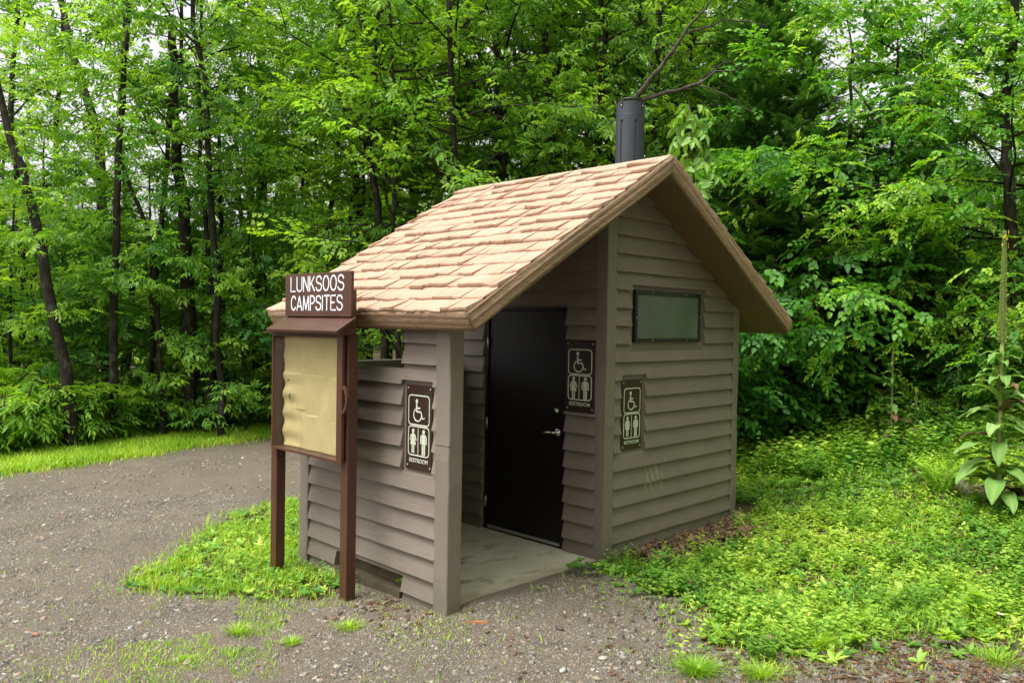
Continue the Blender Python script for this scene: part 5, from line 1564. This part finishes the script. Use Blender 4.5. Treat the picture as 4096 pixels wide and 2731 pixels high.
# ================================================================== TREES
def pxy(xd, depth):
    p = at(xd, 740, depth); return p[0], p[1]
G_F = 'trees of the wood behind the gravel road'
G_R = 'trees and shrubs behind the bank on the right'
def tree(kind, xd, depth, label, group=G_F, s=1.0, sz=None, tilt=(0, 0), name=None, rz=None, cat='tree'):
    x, y = pxy(xd, depth)
    nm = name or {'ash': 'ash_tree', 'map': 'maple_tree', 'bir': 'birch_tree', 'tal': 'tall_tree', 'sap': 'sapling', 'pol': 'pole_tree', 'elm': 'elm_tree', 'fir': 'fir_tree', 'bus': 'shrub', 'wee': 'roadside_plant'}[kind[:3]]
    return put(kind, nm, x, y, label, cat, group, s, rz, tilt, sz)

# trunks that can be told apart
def trunk_tree(pts, r0, name, label, mat='bark', crown=None, cz=4.0, cs=.6, group=G_F):
    """a tree whose trunk follows the given (xd, yd, depth) points"""
    P = [at(*p) for p in pts]
    b = P[0].copy(); b[2] = float(H(b[0], b[1]))
    e = empty(name, tuple(b)); tag(e, label, 'tree', group)
    P = [b-[0, 0, .3]]+P[1:] if True else P
    # resample smooth
    P = np.array(P); t = np.linspace(0, len(P)-1, 22); Pi = np.stack([np.interp(t, np.arange(len(P)), P[:, k]) for k in range(3)], 1)
    Pi[1:-1] = (Pi[:-2]+Pi[1:-1]*2+Pi[2:])/4
    Pi[1:-1] += np.random.default_rng(len(label)).normal(0, r0*.18, Pi[1:-1].shape)
    m = MB(); m.tube([p-b for p in Pi], list(np.linspace(r0*1.15, r0*.55, 22)), 10); m.build('trunk', M[mat], e, True)
    if crown:
        cr = bpy.data.objects.new('crown', PROTO[crown][1]); link(cr, e); top = Pi[-1]-b
        cr.location = (top[0], top[1], top[2]-cz); cr.scale = (cs, cs, cs); cr.rotation_euler = (0, 0, RNG.uniform(0, 6))
    return e
trunk_tree([(168, 965, 12.6), (155, 860, 12.6), (118, 700, 12.6), (75, 470, 12.7), (45, 380, 12.7), (12, 290, 12.8), (-30, 60, 12.9)], .085, 'leaning_tree', 'leaning dark flaking trunk near the left edge', crown='birch_a', cz=9, cs=.8)
trunk_tree([(262, 930, 13.4), (262, 700, 13.4), (270, 440, 13.4), (278, 250, 13.5), (288, 110, 13.5), (300, -80, 13.5)], .062, 'forked_tree', 'slim dark trunk forking high up, second main trunk from the left', crown='ash_a', cz=8, cs=.75)
trunk_tree([(437, 930, 14.5), (438, 760, 14.5), (428, 560, 14.5), (415, 420, 14.6), (400, 250, 14.6), (396, 60, 14.6)], .125, 'dark_trunk_tree', 'thick dark straight trunk half way between the left edge and the notice board', crown='tall_a', cz=10, cs=.8)
trunk_tree([(590, 930, 17), (592, 600, 17), (604, 300, 17), (598, 100, 17), (590, -80, 17)], .12, 'straight_tree', 'tall dark trunk rising above the notice board to the top of the picture', crown='birch_a', cz=10, cs=.9)
trunk_tree([(600, 930, 19), (575, 400, 19), (560, 215, 19), (535, 130, 19), (512, -20, 19)], .10, 'curved_tree', 'curved pale-barked trunk left of the tall dark one above the notice board', 'bark_pale')
trunk_tree([(250, 930, 17), (230, 330, 17), (190, 200, 17), (150, 60, 17), (130, -60, 17)], .10, 'pale_leaning_tree', 'pale lichened trunk leaning left, behind the forked tree', 'bark_pale')
trunk_tree([(1268, 900, 14), (1270, 420, 14), (1265, 280, 14), (1262, 180, 14), (1250, 40, 14)], .095, 'stub_tree', 'dark trunk with a broken stub above the middle of the roof', crown='ash_a', cz=8, cs=.7)
trunk_tree([(1230, 900, 17), (1225, 300, 17), (1208, 180, 17), (1190, 40, 17)], .14, 'lichen_tree', 'thick pale lichened trunk above the roof, left of the stubbed tree', 'bark_pale')
trunk_tree([(1160, 900, 15.5), (1150, 330, 15.5), (1095, 190, 15.5), (1040, 100, 15.5)], .10, 'bent_tree', 'dark trunk bending left above the middle of the roof')
trunk_tree([(850, 900, 16), (825, 500, 16), (815, 380, 16), (790, 250, 16), (780, 40, 16)], .075, 'slim_tree', 'slim dark trunk above the left end of the roof', crown='maple_a', cz=8, cs=.8)
trunk_tree([(520, 900, 15), (510, 640, 15), (505, 450, 15), (500, 200, 15)], .05, 'thin_tree', 'thin upright trunk left of the notice board', crown='ash_b', cz=7, cs=.8)
trunk_tree([(380, 930, 14), (352, 560, 14), (300, 430, 14), (262, 340, 14)], .045, 'slanting_sapling', 'thin trunk slanting left between the two main left trunks')
trunk_tree([(2345, 950, 10.5), (2330, 560, 10.5), (2305, 300, 10.6), (2325, 120, 10.6), (2335, -60, 10.6)], .075, 'right_edge_tree', 'dark many-branched trunk at the right edge of the picture', group=G_R)
trunk_tree([(2310, 950, 10.8), (2180, 520, 10.8), (2060, 330, 10.9), (1960, 200, 11)], .03, 'slanting_tree', 'thin dark stem slanting left at the right, behind the mullein', group=G_R)

# dead lichened limb behind the vent pipe
e_b = at(1462, 560, 10.4); e_b[2] = float(H(e_b[0], e_b[1])); dt = empty('dead_tree', tuple(e_b)); tag(dt, 'dead lichened tree with bare forking limbs behind the vent pipe', 'tree', G_F)
m = MB(); m.tube([np.array([0, 0, -.2]), at(1468, 420, 10.4)-e_b, at(1450, 235, 10.3)-e_b], [.09, .08, .06], 8); m.build('trunk', M['bark_pale'], dt, True)
limbs = [[(1452, 236, 10.3), (1500, 175, 10.1), (1540, 125, 9.9), (1575, 75, 9.8), (1615, 25, 9.7), (1640, -20, 9.6)],
         [(1462, 232, 10.3), (1530, 215, 10.1), (1595, 197, 9.9), (1650, 165, 9.8), (1700, 160, 9.7)],
         [(1575, 78, 9.8), (1620, 62, 9.7), (1680, 45, 9.6), (1760, 60, 9.5)],
         [(1600, 196, 9.9), (1660, 215, 9.8), (1730, 260, 9.7)], [(1605, 190, 9.9), (1640, 150, 9.9), (1690, 140, 9.8)],
         [(1548, 118, 9.9), (1556, 155, 9.9), (1560, 195, 9.9)], [(1540, 125, 9.9), (1570, 120, 9.9), (1590, 118, 9.9)],
         [(1500, 176, 10.1), (1490, 140, 10.1), (1520, 90, 10.0)]]
for i, l in enumerate(limbs):
    P = [at(*p)-e_b for p in l]; t = np.linspace(0, len(P)-1, 12); P = np.stack([np.interp(t, np.arange(len(P)), np.array(P)[:, k]) for k in range(3)], 1)
    P[1:-1] += rg.normal(0, .012, P[1:-1].shape)
    m = MB(); m.tube(list(P), list(np.linspace((.038, .034, .014, .010, .009, .005, .005, .009)[i], .006, 12)), 7); m.build('limb', M['bark_pale'], dt, True)

# drooping pale compound-leaved sapling just behind the ridge
def pale_sapling():
    b = at(1592, 700, 9.6); b[2] = float(H(b[0], b[1])); e = empty('pale_sapling', tuple(b)); tag(e, 'pale green sapling with drooping leaflets just beyond the roof ridge', 'tree', G_R)
    pts = [at(1592, 600, 9.6), at(1594, 430, 9.6), at(1590, 330, 9.6), at(1582, 228, 9.6)]
    P = [np.array([0, 0, -.2])]+[p-b for p in pts]; m = MB(); m.tube(P, [.02, .018, .013, .009, .004], 6); m.build('trunk', M['twig'], e, True)
    pos = []; D = []
    top = P[-1]; low = P[1]
    rs = np.random.default_rng(3)
    for i in range(46):
        t = (i+.5)/46; c = low+(top-low)*t; az = i*2.4; L = .30*(1-t)**.5+.02
        pos.append(c+np.array([math.cos(az), math.sin(az), .35])*L*rs.uniform(.2, 1)); D.append((math.cos(az), math.sin(az), -rs.uniform(.5, 1.3)))
    tp = [tpl_compound(rs, 2, .15, .07, .16) for _ in range(3)]
    V, Q, tt = scatter(tp, np.array(pos), np.array(D), rs, (.75, 1.1), .3, rs.uniform(.2, .9, len(pos)))
    link(bpy.data.objects.new('crown', quads_mesh('crown', V, Q, M['leaf_pale'], tt)), e)
pale_sapling()

LAB = {'ash_a': 'leafy ash-like tree with long leaflets in the wood behind the road', 'ash_b': 'blue-green slender tree with drooping leaflets in the wood behind the road',
       'maple_a': 'mid-green lobed-leaf tree in the wood behind the road', 'maple_b': 'yellow-green lobed-leaf young tree in the wood behind the road',
       'birch_a': 'tall small-leaved tree with pale trunk in the wood behind the road', 'tall_a': 'tall dark-trunked tree in the wood behind the road',
       'tall_b': 'tall lichen-barked tree in the wood behind the road', 'sap_a': 'green understorey sapling at the front of the wood', 'sap_b': 'dull green low sapling at the front of the wood',
       'sap_c': 'bright yellow-green sapling at the front of the wood', 'fir_a': 'dark conifer standing inside the wood'}
rt = np.random.default_rng(77)
def row(x0, x1, step, d0, d1, kinds, s=(.85, 1.15), labs=None, group=G_F, hfn=None):
    x = x0
    while x < x1:
        k = kinds[int(rt.integers(0, len(kinds)))]; dd = rt.uniform(d0, d1); sc = rt.uniform(*s)
        if hfn: sc *= hfn(x)
        tree(k, x+rt.uniform(-.4, .4)*step, dd, (labs or LAB)[k], group, sc)
        x += step*rt.uniform(.8, 1.2)
hl = lambda x: 1.0-.30*math.exp(-((x-200)/330)**2)-.10*math.exp(-((x-1330)/150)**2)
LAB.update({'pole_a': 'slender dark pole tree, bare low down, in the front of the wood', 'pole_b': 'slender pale-barked pole tree, bare low down, in the front of the wood', 'pole_c': 'stouter dark pole tree, bare low down, in the front of the wood'})
row(-30, 1420, 105, 13.8, 18, ['pole_a', 'pole_b', 'pole_c', 'pole_a'], (.75, 1.1), hfn=lambda x: 1)
row(-60, 700, 105, 15.2, 17.5, ['sap_a', 'sap_b', 'sap_b', 'sap_c'], (.8, 1.15))
row(-60, 1450, 150, 14.0, 15.5, ['sap_a', 'sap_b', 'sap_c', 'sap_a', 'maple_b'], (.75, 1.1))
row(-80, 1500, 270, 15.0, 17.5, ['ash_b', 'maple_b', 'maple_a', 'ash_a'], (.75, 1.0), hfn=hl)
row(-120, 1600, 380, 18, 21, ['ash_b', 'maple_a', 'tall_b', 'birch_a', 'maple_b', 'tall_a'], (.75, 1.0), hfn=hl)
row(620, 1700, 260, 22.5, 27, ['ash_a', 'maple_a', 'tall_a', 'fir_a', 'birch_a', 'tall_b'], (.8, 1.0), hfn=hl)
row(-150, 1750, 190, 29, 34, ['ash_a', 'maple_a', 'tall_b', 'ash_b', 'fir_a'], (.45, .62), hfn=hl)
# middle: fuller crowns over the roof
row(900, 1560, 150, 13.2, 15.0, ['ash_a', 'maple_b', 'ash_b', 'sap_a', 'maple_a'], (.85, 1.05))
row(1000, 1760, 170, 17, 22, ['tall_b', 'tall_a', 'maple_a', 'ash_a'], (.9, 1.1))

# right side
LABR = {'elm_a': 'broad-leaved tree with layered arching branches behind the bank', 'elm_b': 'large-leaved small tree with low spreading branches behind the bank', 'fir_a': 'fir tree with feathery shoots beyond the hut roof',
        'fir_b': 'smaller fir among the broad-leaved trees on the right', 'bush_a': 'broad-leaved shrub close behind the hut', 'bush_b': 'dense shrub at the back of the bank',
        'ash_a': 'tall leafy tree far behind the bank', 'maple_a': 'tall lobed-leaf tree far behind the bank', 'tall_b': 'tall pale-barked tree far behind the bank', 'maple_b': 'young lobed-leaf tree behind the bank', 'ash_b': 'slender blue-green tree behind the bank', 'tall_a': 'tall dark tree far behind the bank'}
tree('fir_a', 1735, 12.4, 'feathery fir right of the ridge, taller of two side by side', G_R, .88)
tree('fir_a', 1660, 14.0, 'fir between the vent pipe and the right edge, partly hidden by the roof', G_R, .8)
tree('fir_b', 1830, 12.0, 'low dark fir under the arching branches right of the hut', G_R, .95)
tree('fir_b', 2110, 12.5, 'dark fir behind the mullein plants', G_R, .8)
tree('fir_b', 1980, 11.8, 'small dark fir in the shade behind the bank', G_R, .7)
for xd, dd, s, k, lab in ((1690, 10.9, .9, 'bush_a', 'round-leaved shrub rising directly behind the right roof slope'),
                     (1795, 11.2, .85, 'bush_a', 'round-leaved shrub hanging beside the right wall of the hut'),
                     (1740, 11.9, 1.15, 'bush_a', 'taller round-leaved shrub behind the one at the hut wall'),
                     (1870, 12.0, .75, 'bush_b', 'low dense shrub right of the hut at the top of the bank'),
                     (2300, 10.6, .8, 'bush_b', 'dense shrub behind the tallest mullein'),
                     (2420, 9.8, 1.1, 'bush_b', 'dense shrub cut by the right edge of the picture')):
    tree(k, xd, dd, lab, G_R, s, cat='shrub')
tree('elm_a', 2030, 11.6, 'layered tree with long arching branches in the middle of the right side', G_R, .70)
tree('elm_a', 2330, 10.8, 'layered broad-leaved tree at the right edge', G_R, .78)
tree('elm_b', 1930, 12.2, 'small large-leaved tree right of the roof', G_R, .85)
tree('elm_b', 2200, 11.5, 'large-leaved tree behind the tall mullein', G_R, .62)
tree('elm_a', 2480, 11.5, 'layered broad-leaved tree just inside the right edge, behind another', G_R, 1.05)
tree('elm_b', 1800, 13.6, 'large-leaved tree behind the shrubs at the hut', G_R, .6)
row(1650, 2500, 130, 14.5, 17, ['elm_b', 'maple_b', 'elm_a', 'fir_b'], (.45, .62), LABR, G_R)
row(1600, 2600, 150, 19, 24, ['ash_a', 'maple_a', 'ash_b', 'maple_b', 'elm_a'], (.45, .62), LABR, G_R)
row(1550, 1900, 110, 18, 24, ['ash_a', 'maple_a', 'tall_b'], (.9, 1.1), LABR, G_R)
row(2440, 2700, 140, 15, 20, ['ash_a', 'tall_b', 'elm_a'], (.9, 1.1), LABR, G_R)

# trees out of view, added round the near clearing to darken gable and entrance
for i, (x, y) in enumerate(((-.5, -9.5), (2.5, -10), (5.5, -8.8), (8.5, -7.0), (1.0, -13), (4.5, -13), (8, -11.5), (-3.5, -12.5), (11, -8), (-7, -14), (-9.5, -7.5), (-11.5, -10), (-8.5, -11), (-13.5, -7), (-6.5, -9.5), (-11, -6))):
    put(['ash_a', 'maple_a', 'elm_a', 'tall_b', 'maple_a', 'ash_a'][i % 6], ['ash_tree', 'maple_tree', 'elm_tree', 'tall_tree', 'maple_tree', 'ash_tree'][i % 6], x, y,
        'unseen leafy tree on the near side of the clearing, added to shade the hut', 'tree', 'unseen trees on the near side of the clearing', 1.05)

# roadside plants before the wood
x = -60
LW = {'weed_a': 'tall leafy roadside plant at the edge of the wood', 'weed_b': 'shorter leafy plant at the edge of the wood', 'weed_c': 'bright compound-leaved plant at the edge of the wood'}
while x < 660:
    for dd0 in (12.6, 13.5):
        k = ['weed_a', 'weed_b', 'weed_c'][int(rt.integers(0, 3))]; xx, yy = pxy(x+rt.uniform(-12, 12), 1)
        # stand them along the back of the verge
        d = at(x, 740, 1.0)-CAM; t = 5.0
        off = (2.1 if dd0 < 13 else 2.9)+rt.uniform(-.25, .25)
        while t < 40:
            q = CAM+d*t
            if q[1] > verge_line(q[0])+off: break
            t += .05
        put(k, 'roadside_plant', q[0], q[1], LW[k], 'plant', 'leafy plants along the edge of the wood', rt.uniform(1.0, 1.6) if dd0 < 13 else rt.uniform(1.4, 2.0))
    x += rt.uniform(13, 20)
x = 1700
while x < 2420:
    k = ['weed_a', 'weed_b', 'weed_c'][int(rt.integers(0, 3))]
    q = ground_at(x, 968+rt.uniform(-12, 10))
    put(k, 'bank_plant', q[0], q[1], {'weed_a': 'tall leafy plant at the top of the bank', 'weed_b': 'short leafy plant at the top of the bank', 'weed_c': 'compound-leaved plant at the top of the bank'}[k], 'plant', 'leafy plants along the top of the bank', rt.uniform(.35, .75))
    x += rt.uniform(26, 44)

# far wood closing the view: one leafy mass
def far_wood():
    rs = np.random.default_rng(9); n = 26000
    d = rs.uniform(36, 52, n); l = d*rs.uniform(-.85, .85, n)
    f2 = np.array([math.sin(YAW), math.cos(YAW)]); r2 = np.array([math.cos(YAW), -math.sin(YAW)])
    x = CAM[0]+d*f2[0]+l*r2[0]; y = CAM[1]+d*f2[1]+l*r2[1]
    top = 5.6+1.3*wob(x, y, .16, 3)+1.2*wob(x, y, .6, 5)+2.5*np.exp(-((l/d+.10)/.22)**2)-2.5*np.exp(-((l/d-.42)/.14)**2)
    z = H(x, y)+top*rs.uniform(0, 1, n)**.9
    P = np.stack([x, y, z], 1); a = rs.uniform(0, 6.28, n); D = np.stack([np.cos(a), np.sin(a), rs.normal(-.2, .3, n)], 1)
    V, Q, tt = scatter(TC+TP, P, D, rs, (2.0, 3.4), .4, np.clip(rs.normal(.5, .15, n)+.2*wob(x, z, .9), 0, 1))
    tag(obj('distant_wood', quads_mesh('distant_wood', V, Q, M['leaf'], tt)), 'far mass of the wood closing the view behind all the single trees', 'woods', kind='stuff')
far_wood()

# ================================================================== LIGHT, SKY, CAMERA
SUN_EL, SUN_AZ = math.radians(66), math.radians(-82)   # azimuth measured from +Y towards +X
w_ = bpy.data.worlds.new('World'); scene.world = w_; w_.use_nodes = True
nt = w_.node_tree; nt.nodes.clear(); n = N(nt)
sky = n.node('ShaderNodeTexSky', sky_type='NISHITA'); sky.sun_disc = False; sky.sun_elevation = SUN_EL; sky.sun_rotation = SUN_AZ
sky.air_density = 1.0; sky.dust_density = 6.0; sky.ozone_density = 1.0
hs = n.node('ShaderNodeHueSaturation'); hs.inputs['Saturation'].default_value = .06; n.link(sky.outputs[0], hs.inputs['Color'])
bg = n.node('ShaderNodeBackground'); bg.inputs['Strength'].default_value = .15; n.link(hs.outputs[0], bg.inputs['Color'])
wo = n.node('ShaderNodeOutputWorld'); n.link(bg.outputs[0], wo.inputs['Surface'])
sl = bpy.data.lights.new('sun', 'SUN'); sl.energy = .9; sl.angle = math.radians(28); sl.color = (1, .97, .92)
so = bpy.data.objects.new('sun', sl); COL.objects.link(so)
sd_ = Vector((math.sin(SUN_AZ)*math.cos(SUN_EL), math.cos(SUN_AZ)*math.cos(SUN_EL), math.sin(SUN_EL)))
so.rotation_euler = sd_.to_track_quat('Z', 'Y').to_euler(); so.location = (-8, -2, 12)

cam = bpy.data.cameras.new('camera'); co = bpy.data.objects.new('camera', cam); COL.objects.link(co); scene.camera = co
cam.sensor_width = 36; cam.lens = FPX/4096*36; cam.clip_end = 500; cam.clip_start = .05
Mx = Matrix(((CR[0], CU[0], -_fw[0], CAM[0]), (CR[1], CU[1], -_fw[1], CAM[1]), (CR[2], CU[2], -_fw[2], CAM[2]), (0, 0, 0, 1)))
co.matrix_world = Mx
scene.view_settings.view_transform = 'Standard'; scene.view_settings.look = 'None'; scene.view_settings.gamma = 1
scene.view_settings.exposure = 1.14
scene.render.engine = 'CYCLES'
scene.cycles.max_bounces = 7; scene.cycles.diffuse_bounces = 4; scene.cycles.transmission_bounces = 4; scene.cycles.transparent_max_bounces = 8
